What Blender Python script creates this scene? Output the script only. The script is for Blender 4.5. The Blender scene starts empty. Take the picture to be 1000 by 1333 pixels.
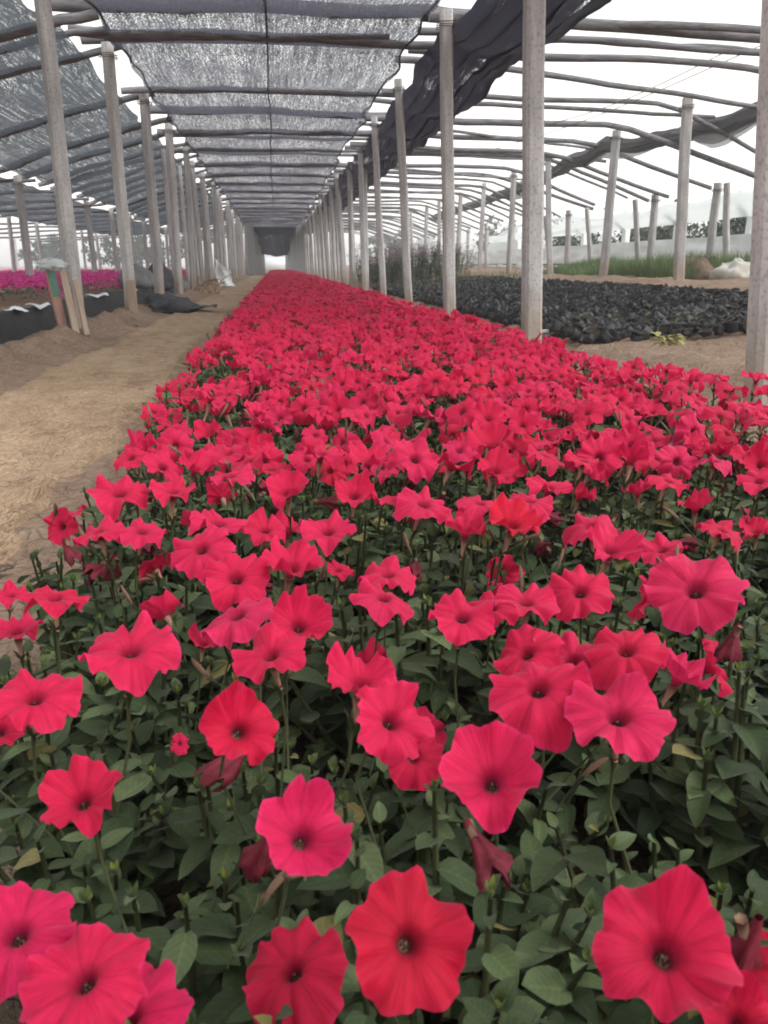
import bpy, math, random
import numpy as np
from mathutils import Vector, Matrix, noise, Quaternion

# ------------------------------------------------------------------ camera, sky, sun, exposure
SC = bpy.context.scene
COL = SC.collection
F = 985.0                                   # focal length in photo pixels (1000 x 1333)
PITCH = math.atan(321.5 / F)
YAW = math.atan(142 / F * math.cos(PITCH))
CAMZ = 0.58
cam_d = bpy.data.cameras.new('camera')
cam = bpy.data.objects.new('camera', cam_d)
COL.objects.link(cam)
cam.location = (0, 0, CAMZ)
cam.rotation_euler = (math.pi / 2 - PITCH, 0, -YAW)
cam_d.sensor_fit = 'VERTICAL'
cam_d.sensor_height = 36
cam_d.lens = F / 1333 * 36
cam_d.clip_start = 0.02
cam_d.clip_end = 2000
cam_d.dof.use_dof = True
cam_d.dof.focus_distance = 1.3
cam_d.dof.aperture_fstop = 18
SC.camera = cam

SUN_EL, SUN_AZ = math.radians(48), math.radians(118)
world = bpy.data.worlds.new('World')
SC.world = world
world.use_nodes = True
wn = world.node_tree
sky = wn.nodes.new('ShaderNodeTexSky')
sky.sky_type = 'NISHITA'
sky.sun_disc = False
sky.sun_elevation = SUN_EL
sky.sun_rotation = SUN_AZ
sky.dust_density = 1.0
sky.air_density = 3.0
hs = wn.nodes.new('ShaderNodeHueSaturation')
hs.inputs['Saturation'].default_value = 0.12
wn.links.new(sky.outputs[0], hs.inputs['Color'])
bg = wn.nodes['Background']
wn.links.new(hs.outputs[0], bg.inputs[0])
bg.inputs[1].default_value = 0.15
sun_d = bpy.data.lights.new('sun', 'SUN')
sun_d.energy = 0.8
sun_d.angle = math.radians(25)
sun_d.color = (1.0, 0.97, 0.93)
sun = bpy.data.objects.new('sun', sun_d)
COL.objects.link(sun)
sun.rotation_euler = Vector((-math.sin(SUN_AZ) * math.cos(SUN_EL), -math.cos(SUN_AZ) * math.cos(SUN_EL), -math.sin(SUN_EL))).to_track_quat('-Z', 'Y').to_euler()

vs = SC.view_settings
vs.view_transform = 'Standard'
vs.look = 'None'
vs.gamma = 1.0
vs.exposure = 1.15
SC.cycles.use_denoising = True
SC.cycles.max_bounces = 8
SC.cycles.transparent_max_bounces = 24
SC.cycles.transmission_bounces = 6
SC.cycles.filter_width = 1.9
SC.cycles.caustics_reflective = False
SC.cycles.caustics_refractive = False

# ------------------------------------------------------------------ pixel -> world helpers (photo pixels)
FW = Vector((math.sin(YAW) * math.cos(PITCH), math.cos(YAW) * math.cos(PITCH), -math.sin(PITCH)))
RT = Vector((math.cos(YAW), -math.sin(YAW), 0))
UP = RT.cross(FW)
EYE = Vector((0, 0, CAMZ))


def ray(px, py):
    return FW + RT * ((px - 500) / F) - UP * ((py - 666.5) / F)


def at_z(px, py, z):
    d = ray(px, py)
    return EYE + d * ((z - CAMZ) / d.z)


def at_y(px, py, y):
    d = ray(px, py)
    return EYE + d * (y / d.y)


def project(p):
    v = Vector(p) - EYE
    z = v.dot(FW)
    if z < 0.05:
        return None
    return (500 + F * v.dot(RT) / z, 666.5 - F * v.dot(UP) / z)


# ------------------------------------------------------------------ mesh helpers
class MB:
    def __init__(s):
        s.v, s.f, s.uv, s.mi = [], [], [], []

    def add(s, verts, faces, mi=0, uv=None):
        o = len(s.v)
        s.v.extend([tuple(p) for p in verts])
        s.uv.extend(uv if uv is not None else [(0.0, 0.0)] * len(verts))
        for f in faces:
            s.f.append(tuple(i + o for i in f))
            s.mi.append(mi)

    def grid(s, pts, nu, nv, mi=0, close_u=False, uv=None):
        """pts: row-major nv rows of nu points"""
        fs = []
        for j in range(nv - 1):
            for i in range(nu if close_u else nu - 1):
                a = j * nu + i
                b = j * nu + (i + 1) % nu
                fs.append((a, b, b + nu, a + nu))
        s.add(pts, fs, mi, uv)

    def tube(s, path, radii, n=6, mi=0, cap=True):
        path = [Vector(p) for p in path]
        pts = []
        m = len(path)
        ref = Vector((0.31, 0.27, 0.91)).normalized()
        for k, p in enumerate(path):
            t = (path[min(k + 1, m - 1)] - path[max(k - 1, 0)])
            t = t.normalized() if t.length > 1e-9 else Vector((0, 0, 1))
            r0 = ref if abs(t.dot(ref)) < 0.9 else Vector((1, 0, 0))
            a = t.cross(r0).normalized()
            b = t.cross(a)
            r = radii[k] if hasattr(radii, '__len__') else radii
            for i in range(n):
                an = 2 * math.pi * i / n
                pts.append(p + a * (math.cos(an) * r) + b * (math.sin(an) * r))
        s.grid(pts, n, m, mi, True)
        if cap:
            o = len(s.v) - n * m
            s.f.append(tuple(o + i for i in range(n))); s.mi.append(mi)
            s.f.append(tuple(o + n * (m - 1) + i for i in reversed(range(n)))); s.mi.append(mi)

    def box(s, c, d, mi=0, rot=None):
        x, y, z = d[0] / 2, d[1] / 2, d[2] / 2
        P = [Vector(q) for q in [(-x, -y, -z), (x, -y, -z), (x, y, -z), (-x, y, -z), (-x, -y, z), (x, -y, z), (x, y, z), (-x, y, z)]]
        if rot is not None:
            P = [rot @ q for q in P]
        P = [q + Vector(c) for q in P]
        s.add(P, [(0, 3, 2, 1), (4, 5, 6, 7), (0, 1, 5, 4), (1, 2, 6, 5), (2, 3, 7, 6), (3, 0, 4, 7)], mi)

    def mesh(s, name, mats, smooth=True):
        me = bpy.data.meshes.new(name)
        me.from_pydata(s.v, [], s.f)
        for m in (mats if isinstance(mats, (list, tuple)) else [mats]):
            me.materials.append(m)
        if any(s.mi):
            me.polygons.foreach_set('material_index', s.mi)
        if smooth:
            me.polygons.foreach_set('use_smooth', [True] * len(s.f))
        uvl = me.uv_layers.new(name='UVMap')
        idx = np.zeros(len(me.loops), dtype=np.int32)
        me.loops.foreach_get('vertex_index', idx)
        uva = np.array(s.uv, dtype=np.float32)
        uvl.data.foreach_set('uv', uva[idx].ravel())
        me.update()
        return me


def link(name, me, parent=None, loc=None):
    o = bpy.data.objects.new(name, me)
    COL.objects.link(o)
    if parent is not None:
        o.parent = parent
    if loc is not None:
        o.location = loc
    return o


def tag(o, label, cat, group=None, kind=None):
    o['label'] = label
    if cat:
        o['category'] = cat
    if group:
        o['group'] = group
    if kind:
        o['kind'] = kind
    return o


def empty(name, loc):
    o = bpy.data.objects.new(name, None)
    o.empty_display_size = 0.05
    COL.objects.link(o)
    o.location = loc
    return o


def structure(name, me):
    o = link(name, me)
    o['kind'] = 'structure'
    return o


ORD = ['first', 'second', 'third', 'fourth', 'fifth', 'sixth', 'seventh', 'eighth', 'ninth', 'tenth', 'eleventh', 'twelfth']


def nz(x, y, z=0.0, s=1.0):
    return noise.noise(Vector((x * s, y * s, z * s)))


def sm(a, b, x):
    t = min(1, max(0, (x - a) / (b - a)))
    return t * t * (3 - 2 * t)


# ------------------------------------------------------------------ materials
class NT:
    def __init__(s, name):
        s.m = bpy.data.materials.new(name)
        s.m.use_nodes = True
        s.t = s.m.node_tree
        s.b = s.t.nodes['Principled BSDF']
        s.out = s.t.nodes['Material Output']

    def n(s, ty, **kw):
        nd = s.t.nodes.new(ty)
        for k, v in kw.items():
            if k.startswith('_'):
                setattr(nd, k[1:], v)
            else:
                nd.inputs[k.replace('__', ' ')].default_value = v
        return nd

    def l(s, a, b):
        s.t.links.new(a, b)

    def ramp(s, fac, stops, interp='LINEAR'):
        r = s.t.nodes.new('ShaderNodeValToRGB')
        r.color_ramp.interpolation = interp
        e = r.color_ramp.elements
        while len(e) < len(stops):
            e.new(0.5)
        for i, (p, c) in enumerate(stops):
            e[i].position = p
            e[i].color = (*c, 1) if len(c) == 3 else c
        s.l(fac, r.inputs[0])
        return r.outputs[0]

    def mix(s, fac, a, b, blend='MIX'):
        x = s.t.nodes.new('ShaderNodeMix')
        x.data_type = 'RGBA'
        x.blend_type = blend
        for val, i in ((fac, 0), (a, 6), (b, 7)):
            if hasattr(val, 'is_linked') or isinstance(val, bpy.types.NodeSocket):
                s.l(val, x.inputs[i])
            elif i == 0:
                x.inputs[0].default_value = val
            else:
                x.inputs[i].default_value = (*val, 1)
        return x.outputs[2]

    def math(s, op, a, b=0.0, clamp=False):
        x = s.t.nodes.new('ShaderNodeMath')
        x.operation = op
        x.use_clamp = clamp
        for val, i in ((a, 0), (b, 1)):
            if isinstance(val, bpy.types.NodeSocket):
                s.l(val, x.inputs[i])
            else:
                x.inputs[i].default_value = val
        return x.outputs[0]

    def noise(s, scale, detail=3, vec=None, rough=0.55, sxyz=None):
        if vec is None:
            vec = s.n('ShaderNodeTexCoord').outputs['Object']
        if sxyz is not None:
            mp = s.n('ShaderNodeMapping')
            mp.inputs['Scale'].default_value = sxyz
            s.l(vec, mp.inputs[0])
            vec = mp.outputs[0]
        x = s.n('ShaderNodeTexNoise', Scale=scale, Detail=detail, Roughness=rough)
        s.l(vec, x.inputs['Vector'])
        return x.outputs['Fac']

    def bump(s, h, strength=0.3, dist=0.01):
        x = s.n('ShaderNodeBump', Strength=strength, Distance=dist)
        s.l(h, x.inputs['Height'])
        s.l(x.outputs[0], s.b.inputs['Normal'])
        return x.outputs[0]

    def translucent(s, col, fac, normal=None):
        tr = s.n('ShaderNodeBsdfTranslucent')
        if isinstance(col, bpy.types.NodeSocket):
            s.l(col, tr.inputs[0])
        else:
            tr.inputs[0].default_value = (*col, 1)
        mx = s.n('ShaderNodeMixShader')
        mx.inputs[0].default_value = fac
        s.l(s.b.outputs[0], mx.inputs[1])
        s.l(tr.outputs[0], mx.inputs[2])
        s.l(mx.outputs[0], s.out.inputs[0])
        return mx


def m_plain(name, c1, c2, scale=8, rough=0.8, bump=0.2, bd=0.01, spec=0.2, sxyz=None):
    k = NT(name)
    f = k.noise(scale, 5, sxyz=sxyz)
    c = k.ramp(f, [(0.3, c1), (0.7, c2)])
    k.l(c, k.b.inputs['Base Color'])
    k.b.inputs['Roughness'].default_value = rough
    k.b.inputs['Specular IOR Level'].default_value = spec
    if bump:
        k.bump(f, bump, bd)
    return k.m


def m_petal(name, far=False, pink=False):
    k = NT(name)
    uv = k.n('ShaderNodeUVMap')
    sp = k.n('ShaderNodeSeparateXYZ')
    k.l(uv.outputs[0], sp.inputs[0])
    u, v = sp.outputs[0], sp.outputs[1]
    oi = k.n('ShaderNodeObjectInfo')
    geo = k.n('ShaderNodeNewGeometry')
    rnd = geo.outputs['Random Per Island'] if far else oi.outputs['Random']
    if pink:
        base = k.ramp(rnd, [(0, (0.62, 0.03, 0.22)), (1, (0.75, 0.07, 0.33))])
    else:
        base = k.ramp(rnd, [(0.0, (0.53, 0.006, 0.034)), (0.15, (0.60, 0.009, 0.056)), (0.6, (0.64, 0.013, 0.078)), (0.9, (0.65, 0.017, 0.092)), (1.0, (0.64, 0.022, 0.118))])
    if not far:
        base = k.mix(0.45, base, (0.62, 0.012, 0.068))   # each plant's own strain: scarlet or pinker
        base = k.mix(1.0, base, oi.outputs['Color'], 'MULTIPLY')
    # radial: dark eye, deeper red ring, paler rim
    eye = k.ramp(v, [(0.0, (0.25, 0.7, 0.45)), (0.10, (0.36, 0.6, 0.5)), (0.2, (0.68, 0.62, 0.65)), (0.3, (0.88, 0.8, 0.84)), (0.5, (0.98, 0.95, 0.96)), (0.9, (1, 1, 1)), (1.0, (1.06, 1.8, 1.55))])
    c = k.mix(1.0, base, eye, 'MULTIPLY')
    # fine radiating veins
    cmb = k.n('ShaderNodeCombineXYZ')
    k.l(k.math('MULTIPLY', u, 80.0), cmb.inputs[0])
    k.l(k.math('MULTIPLY', v, 2.2), cmb.inputs[1])
    nv = k.noise(1.0, 3, cmb.outputs[0])
    vein = k.ramp(nv, [(0.28, (0.68, 0.58, 0.62)), (0.5, (1, 1, 1)), (0.72, (1.06, 1.5, 1.4))])
    c = k.mix(0.6, c, vein, 'MULTIPLY')
    mot = k.noise(1.0, 4, sxyz=(2.2, 2.2, 2.2))
    c = k.mix(0.6, c, k.ramp(mot, [(0.3, (0.72, 0.6, 0.66)), (0.6, (1, 1, 1)), (0.75, (1.08, 1.4, 1.3))]), 'MULTIPLY')
    # the five lobe mid-veins and the seams between lobes
    fr = k.math('ABSOLUTE', k.math('SUBTRACT', k.math('FRACT', k.math('ADD', k.math('MULTIPLY', u, 5.0), k.math('MULTIPLY', k.math('SUBTRACT', nv, 0.5), 0.06))), 0.5))
    seam = k.ramp(fr, [(0.0, (0.80, 0.66, 0.7)), (0.05, (1, 1, 1)), (0.44, (1, 1, 1)), (0.5, (0.74, 0.6, 0.66))])
    c = k.mix(0.75, c, seam, 'MULTIPLY')
    k.l(c, k.b.inputs['Base Color'])
    k.b.inputs['Roughness'].default_value = 0.62
    k.b.inputs['Specular IOR Level'].default_value = 0.18
    k.b.inputs['Sheen Weight'].default_value = 0.15
    k.b.inputs['Sheen Roughness'].default_value = 0.4
    k.b.inputs['Sheen Tint'].default_value = (1, 0.5, 0.6, 1)
    if not far:
        k.bump(nv, 0.35, 0.004)
    k.translucent(c, 0.34)
    return k.m


def m_leaf(name, c_dark, c_mid, c_light, tr=0.22, old=0):
    k = NT(name)
    geo = k.n('ShaderNodeNewGeometry')
    oi = k.n('ShaderNodeObjectInfo')
    r = k.math('FRACT', k.math('ADD', geo.outputs['Random Per Island'], oi.outputs['Random']))
    base = k.ramp(r, [(0.0, c_dark), (0.55, c_mid), (0.955 if old else 0.98, c_light), (0.965 if old else 0.99, (c_light[0] * (1 + .7 * old), c_light[1] * (1 + .2 * old), c_light[2])), (1.0, (c_light[0] * (1 + old), c_light[1] * (1 + .2 * old), c_light[2]))])
    f = k.noise(60, 4)
    c = k.mix(0.5, base, k.ramp(f, [(0.3, (0.6, 0.62, 0.55)), (0.7, (1.2, 1.15, 1.15))]), 'MULTIPLY')
    uv = k.n('ShaderNodeUVMap')
    sp = k.n('ShaderNodeSeparateXYZ')
    k.l(uv.outputs[0], sp.inputs[0])
    mid = k.ramp(k.math('ABSOLUTE', k.math('SUBTRACT', sp.outputs[0], 0.5)), [(0.0, (1.5, 1.5, 1.25)), (0.07, (1, 1, 1))])
    c = k.mix(0.7, c, mid, 'MULTIPLY')
    sv = k.math('FRACT', k.math('MULTIPLY', k.math('SUBTRACT', sp.outputs[1], k.math('MULTIPLY', k.math('ABSOLUTE', k.math('SUBTRACT', sp.outputs[0], 0.5)), 0.55)), 7.0))
    side = k.ramp(k.math('ABSOLUTE', k.math('SUBTRACT', sv, 0.5)), [(0.0, (1.35, 1.35, 1.2)), (0.12, (1, 1, 1)), (0.5, (0.86, 0.88, 0.86))])
    c = k.mix(0.6, c, side, 'MULTIPLY')
    k.l(c, k.b.inputs['Base Color'])
    k.b.inputs['Roughness'].default_value = 0.6
    k.b.inputs['Specular IOR Level'].default_value = 0.25
    k.b.inputs['Sheen Weight'].default_value = 0.12
    k.b.inputs['Sheen Roughness'].default_value = 0.5
    k.bump(f, 0.35, 0.003)
    k.translucent(c, tr)
    return k.m


def m_net(name, cover, tint=(0.05, 0.05, 0.06), streak=(60, 1.6, 60), lo=0.03, speck=62, soft=0.5, stw=0.5, skw=1.5):
    """woven shade net: dark plastic threads with open gaps; threads close up when seen edge on"""
    k = NT(name)
    st = k.noise(1.0, 3, sxyz=streak)
    st2 = k.noise(1.0, 2, sxyz=(5, 0.5, 5))
    sk = k.noise(1.0, 1, sxyz=(speck, speck * .6, speck))
    big = k.noise(0.8, 2)
    a = k.math('ADD', k.math('MULTIPLY', st, stw), k.math('MULTIPLY', sk, skw))
    a = k.math('ADD', a, k.math('MULTIPLY', st2, 0.25))
    a = k.math('ADD', a, k.math('MULTIPLY', big, 0.15))
    lw = k.n('ShaderNodeLayerWeight', Blend=0.5)
    a = k.math('SUBTRACT', a, k.math('MULTIPLY', k.math('POWER', lw.outputs['Facing'], 2.0), 0.22))
    hole = k.ramp(k.math('SUBTRACT', a, cover), [(0.0, (0, 0, 0)), (soft, (1, 1, 1))])
    tr = k.n('ShaderNodeBsdfTransparent')
    hm = k.math('MAXIMUM', hole, lo)
    mx = k.n('ShaderNodeMixShader')
    k.b.inputs['Base Color'].default_value = (*tint, 1)
    k.b.inputs['Roughness'].default_value = 0.5
    k.b.inputs['Specular IOR Level'].default_value = 0.3
    tl = k.n('ShaderNodeBsdfTranslucent')
    tl.inputs[0].default_value = (tint[0] * 3, tint[1] * 3, tint[2] * 3, 1)
    m2 = k.n('ShaderNodeMixShader')
    m2.inputs[0].default_value = 0.45
    k.l(k.b.outputs[0], m2.inputs[1])
    k.l(tl.outputs[0], m2.inputs[2])
    k.l(hm, mx.inputs[0])
    k.l(m2.outputs[0], mx.inputs[1])
    k.l(tr.outputs[0], mx.inputs[2])
    k.l(mx.outputs[0], k.out.inputs[0])
    return k.m


def m_ground(name, stops, wet=None):
    k = NT(name)
    f1 = k.noise(1.1, 5)
    f2 = k.noise(9, 6, rough=0.65)
    f3 = k.noise(70, 4)
    f = k.math('ADD', k.math('MULTIPLY', f1, 0.5), k.math('MULTIPLY', f2, 0.5))
    c = k.ramp(f, stops)
    c = k.mix(0.45, c, k.ramp(f3, [(0.3, (0.6, 0.58, 0.56)), (0.7, (1.2, 1.2, 1.2))]), 'MULTIPLY')
    vo = k.n('ShaderNodeTexVoronoi', Scale=14.0)
    vo.feature = 'DISTANCE_TO_EDGE'
    tc = k.n('ShaderNodeTexCoord')
    wv = k.n('ShaderNodeVectorMath'); wv.operation = 'ADD'
    k.l(tc.outputs['Object'], wv.inputs[0])
    nzz = k.n('ShaderNodeTexNoise', Scale=6.0)
    k.l(nzz.outputs['Color'], wv.inputs[1])
    k.l(wv.outputs[0], vo.inputs['Vector'])
    h = k.math('ADD', k.math('MULTIPLY', f2, 1.2), k.math('MULTIPLY', f3, 0.35))
    h = k.math('ADD', h, k.math('MULTIPLY', k.math('MINIMUM', vo.outputs['Distance'], 0.05), 3.0))
    k.l(c, k.b.inputs['Base Color'])
    k.b.inputs['Roughness'].default_value = 0.92
    k.b.inputs['Specular IOR Level'].default_value = 0.12
    k.bump(h, 0.9, 0.05)
    return k.m


def m_concrete(name):
    k = NT(name)
    oi = k.n('ShaderNodeObjectInfo')
    f = k.noise(5, 5, sxyz=(3, 3, 0.5))
    f2 = k.noise(55, 5)
    c = k.ramp(f, [(0.3, (0.35, 0.343, 0.35)), (0.55, (0.47, 0.463, 0.47)), (0.75, (0.57, 0.565, 0.565))])
    c = k.mix(0.5, c, k.ramp(f2, [(0.36, (0.45, 0.44, 0.43)), (0.46, (1, 1, 1)), (0.7, (1.12, 1.12, 1.12))]), 'MULTIPLY')
    tint = k.ramp(oi.outputs['Random'], [(0, (0.82, 0.8, 0.78)), (1, (1.15, 1.13, 1.1))])
    c = k.mix(1.0, c, tint, 'MULTIPLY')
    # mud splash stain at the foot, wavering upper edge
    tc = k.n('ShaderNodeTexCoord')
    sp = k.n('ShaderNodeSeparateXYZ')
    k.l(tc.outputs['Object'], sp.inputs[0])
    hgt = k.math('ADD', sp.outputs[2], k.math('MULTIPLY', k.noise(7, 4), 0.35))
    mud = k.ramp(hgt, [(0.40, (1, 1, 1)), (0.66, (0, 0, 0))])
    c = k.mix(k.math('MULTIPLY', mud, 0.6), c, (0.30, 0.22, 0.155))
    k.l(c, k.b.inputs['Base Color'])
    k.b.inputs['Roughness'].default_value = 0.9
    k.b.inputs['Specular IOR Level'].default_value = 0.15
    k.bump(k.math('ADD', f2, k.math('MULTIPLY', f, 0.5)), 0.5, 0.008)
    return k.m


M_PETAL = m_petal('petunia_petal')
M_PETAL_FAR = m_petal('petunia_petal_mass', far=True)
M_PINK = m_petal('pink_petal_mass', far=True, pink=True)
M_LEAF = m_leaf('petunia_leaf', (0.026, 0.045, 0.016), (0.051, 0.080, 0.031), (0.108, 0.152, 0.064), 0.22, 1)
M_TIP = m_leaf('petunia_shoot', (0.07, 0.10, 0.035), (0.09, 0.125, 0.04), (0.20, 0.25, 0.05), 0.3)
M_STEM = m_plain('petunia_stem', (0.04, 0.05, 0.022), (0.075, 0.08, 0.037), 40, 0.6, 0.1, 0.002)
M_TUBE = m_plain('petunia_tube', (0.26, 0.12, 0.09), (0.36, 0.22, 0.15), 60, 0.6, 0.1, 0.002)
M_WILT = m_plain('wilted_petal', (0.07, 0.008, 0.014), (0.18, 0.02, 0.035), 70, 0.7, 0.4, 0.004)
M_BUD = m_plain('bud_skin', (0.11, 0.06, 0.04), (0.21, 0.13, 0.085), 90, 0.7, 0.3, 0.003)
M_STAMEN = m_plain('stamen', (0.045, 0.02, 0.02), (0.10, 0.06, 0.045), 300, 0.6, 0.0)
M_CONC = m_concrete('weathered_concrete')
M_WIRE = m_plain('rusty_wire', (0.06, 0.05, 0.045), (0.12, 0.09, 0.07), 50, 0.6, 0.1)
M_POLE = m_plain('weathered_wood_pole', (0.095, 0.09, 0.098), (0.235, 0.228, 0.235), 4, 0.85, 0.5, 0.01, sxyz=(1.2, 9, 9))
M_SOIL = m_ground('bare_soil', [(0.3, (0.18, 0.120, 0.085)), (0.5, (0.275, 0.192, 0.138)), (0.68, (0.37, 0.268, 0.195))])
M_PATH = m_ground('trodden_path', [(0.30, (0.21, 0.137, 0.088)), (0.48, (0.40, 0.278, 0.180)), (0.7, (0.54, 0.40, 0.275))])
M_MULCH = m_ground('potting_soil', [(0.3, (0.055, 0.042, 0.032)), (0.7, (0.12, 0.09, 0.065))])
M_NET = m_net('shade_net', 1.085, (0.034, 0.035, 0.046), (60, 0.8, 60), speck=80, stw=0.75, skw=1.35)
M_NETL = m_net('shade_net_greenish', 1.36, (0.026, 0.032, 0.038), (55, 0.5, 55), speck=90, stw=1.25, skw=1.15)
M_NETB = m_net('shade_net_bundled', 1.86, (0.011, 0.0105, 0.015), (9, 0.22, 9), 0.0, 80, stw=2.0, skw=1.0)
M_NETR = m_net('shade_net_rolled', 1.5, (0.10, 0.098, 0.10), (50, 5, 50), 0.02, 90)
M_BLACK = m_plain('black_film', (0.012, 0.012, 0.013), (0.028, 0.027, 0.029), 10, 0.6, 0.5, 0.02, 0.2)
M_POT = m_plain('black_pot_plastic', (0.013, 0.012, 0.014), (0.040, 0.038, 0.042), 26, 0.5, 0.6, 0.02, 0.35)
M_DUST = m_plain('dusty_black_net', (0.03, 0.031, 0.036), (0.075, 0.073, 0.078), 14, 0.8, 0.5, 0.02)
M_WHITE = m_plain('white_film', (0.70, 0.74, 0.74), (0.82, 0.85, 0.85), 3, 0.45, 0.25, 0.03, 0.3)
M_STONE = m_plain('pale_stone', (0.36, 0.345, 0.30), (0.52, 0.50, 0.45), 6, 0.9, 0.5, 0.02)
M_GREY = m_plain('grey_sack', (0.10, 0.10, 0.11), (0.2, 0.2, 0.21), 7, 0.8, 0.4, 0.02)
M_PLANK = m_plain('bare_plank', (0.27, 0.20, 0.15), (0.4, 0.31, 0.24), 6, 0.8, 0.3, 0.01, sxyz=(8, 8, 0.8))
M_GRASSM = m_leaf('meadow_grass', (0.08, 0.125, 0.05), (0.11, 0.165, 0.065), (0.16, 0.21, 0.09), 0.3)
M_TREE = m_leaf('tree_leaf', (0.028, 0.050, 0.030), (0.042, 0.070, 0.042), (0.065, 0.10, 0.06), 0.15)
M_BARK = m_plain('bark', (0.09, 0.075, 0.06), (0.16, 0.135, 0.11), 12, 0.9, 0.5, 0.02)
M_HERB = m_leaf('herb_leaf', (0.06, 0.085, 0.045), (0.085, 0.115, 0.06), (0.12, 0.15, 0.08), 0.2)
M_HERBTOP = m_leaf('herb_plume', (0.17, 0.12, 0.14), (0.24, 0.18, 0.20), (0.32, 0.26, 0.28), 0.25)
M_STICK = m_plain('dry_stick', (0.22, 0.13, 0.075), (0.36, 0.23, 0.14), 20, 0.9, 0.2)
kf = NT('milky_film')
kf.b.inputs['Base Color'].default_value = (0.72, 0.76, 0.75, 1)
kf.b.inputs['Roughness'].default_value = 0.4
_mx = kf.translucent((0.72, 0.76, 0.75), 0.5)
kf.bump(kf.noise(1.0, 3, sxyz=(4, 1.2, 30)), 0.4, 0.03)
M_FILM = kf.m


# ------------------------------------------------------------------ ground
def gz(x, y):
    """terrain height"""
    z = 0.0
    z += 0.07 * sm(1.7, 2.4, x) + 0.18 * sm(2.4, 4.6, x) + 0.10 * sm(4.4, 5.6, x) + 0.09 * sm(6, 7.8, x) + 0.12 * sm(8, 9.5, x)
    z += 0.10 * math.exp(-((x + 1.68) / 0.17) ** 2)
    z -= 0.06 * sm(-3.6, -4.6, x)
    return z


def build_ground():
    xs = [-300, -120, -60, -30, -18, -12] + list(np.arange(-9, -2.2, 0.25)) + list(np.arange(-2.2, 4.7, 0.055)) + list(np.arange(4.7, 9.6, 0.14)) + [10, 12, 16, 24, 40, 80, 160, 320]
    ys = [-200, -60, -20, -8, -4, -2] + list(np.arange(-1, 9, 0.065)) + list(np.arange(9, 22, 0.16)) + list(np.arange(22, 50, 0.5)) + [55, 65, 80, 110, 180, 320, 600]
    P = []
    for y in ys:
        for x in xs:
            z = gz(x, y)
            if -9 < x < 9.6 and -1 < y < 50:
                soft = 0.35 if -1.45 < x < -0.45 else 1.0
                if -0.36 < x < 1.1:
                    soft = 0.3
                a = nz(x, y, 3.0, 1.7) * 0.03 + nz(x, y, 7.0, 5.5) * 0.02
                b = max(0, nz(x, y, 1.0, 13)) * 0.035
                mound = math.exp(-((x + 1.68) / 0.25) ** 2)
                z += (a + b) * soft + mound * (abs(nz(x, y, 5, 4)) * 0.1 - 0.02)
                if 1.35 < x < 2.1:
                    z += max(0, nz(x, y, 2.0, 6)) * 0.05
                if 4.6 < x < 6.3:
                    z += max(0, nz(x, y, 9, 2.2)) * 0.10
            P.append((x, y, z))
    b = MB()
    b.grid(P, len(xs), len(ys))
    structure('ground', b.mesh('ground', M_SOIL))
    # trodden path: ragged strip 6 mm proud
    P, n = [], 15
    ys = list(np.arange(-1, 12, 0.06)) + list(np.arange(12, 50, 0.4))
    for y in ys:
        a = -1.30 + 0.10 * nz(0, y, 1, 1.1) + 0.05 * nz(0, y, 2, 5)
        c = -0.56 + 0.08 * nz(5, y, 1, 1.3) + 0.06 * nz(6, y, 2, 6) + 0.02 * nz(6, y, 2, 17)
        for i in range(n):
            t = i / (n - 1)
            x = a + (c - a) * t
            base = gz(x, y) + (nz(x, y, 3.0, 1.7) * 0.03 + nz(x, y, 7.0, 5.5) * 0.02 + max(0, nz(x, y, 1.0, 13)) * 0.035) * 0.35
            rut = math.exp(-((t - .3 - .05 * nz(1, y, 1, .6)) / .09) ** 2) + math.exp(-((t - .74 - .05 * nz(2, y, 1, .6)) / .09) ** 2)
            P.append((x, y, base + 0.016 - 0.014 * rut + 0.012 * nz(x, y, 3, 7) + 0.012 * math.sin(math.pi * t) - (0.03 if i in (0, n - 1) else 0)))
    b = MB()
    b.grid(P, n, len(ys))
    structure('dirt_path', b.mesh('dirt_path', M_PATH))
    # dark planting soil under the flowers
    P, n = [], 22
    ys = list(np.arange(-0.6, 8, 0.08)) + list(np.arange(8, 51, 0.5))
    for y in ys:
        a = -0.31 + 0.05 * nz(0, y, 11, 2.1)
        c = 1.2 + 0.05 * nz(5, y, 12, 2.3)
        for i in range(n):
            t = i / (n - 1)
            x = a + (c - a) * t
            P.append((x, y, 0.045 + 0.02 * nz(x, y, 4, 9) - (0.08 if i in (0, n - 1) else 0)))
    b = MB()
    b.grid(P, n, len(ys))
    structure('bed_soil', b.mesh('bed_soil', M_MULCH))


build_ground()


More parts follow.
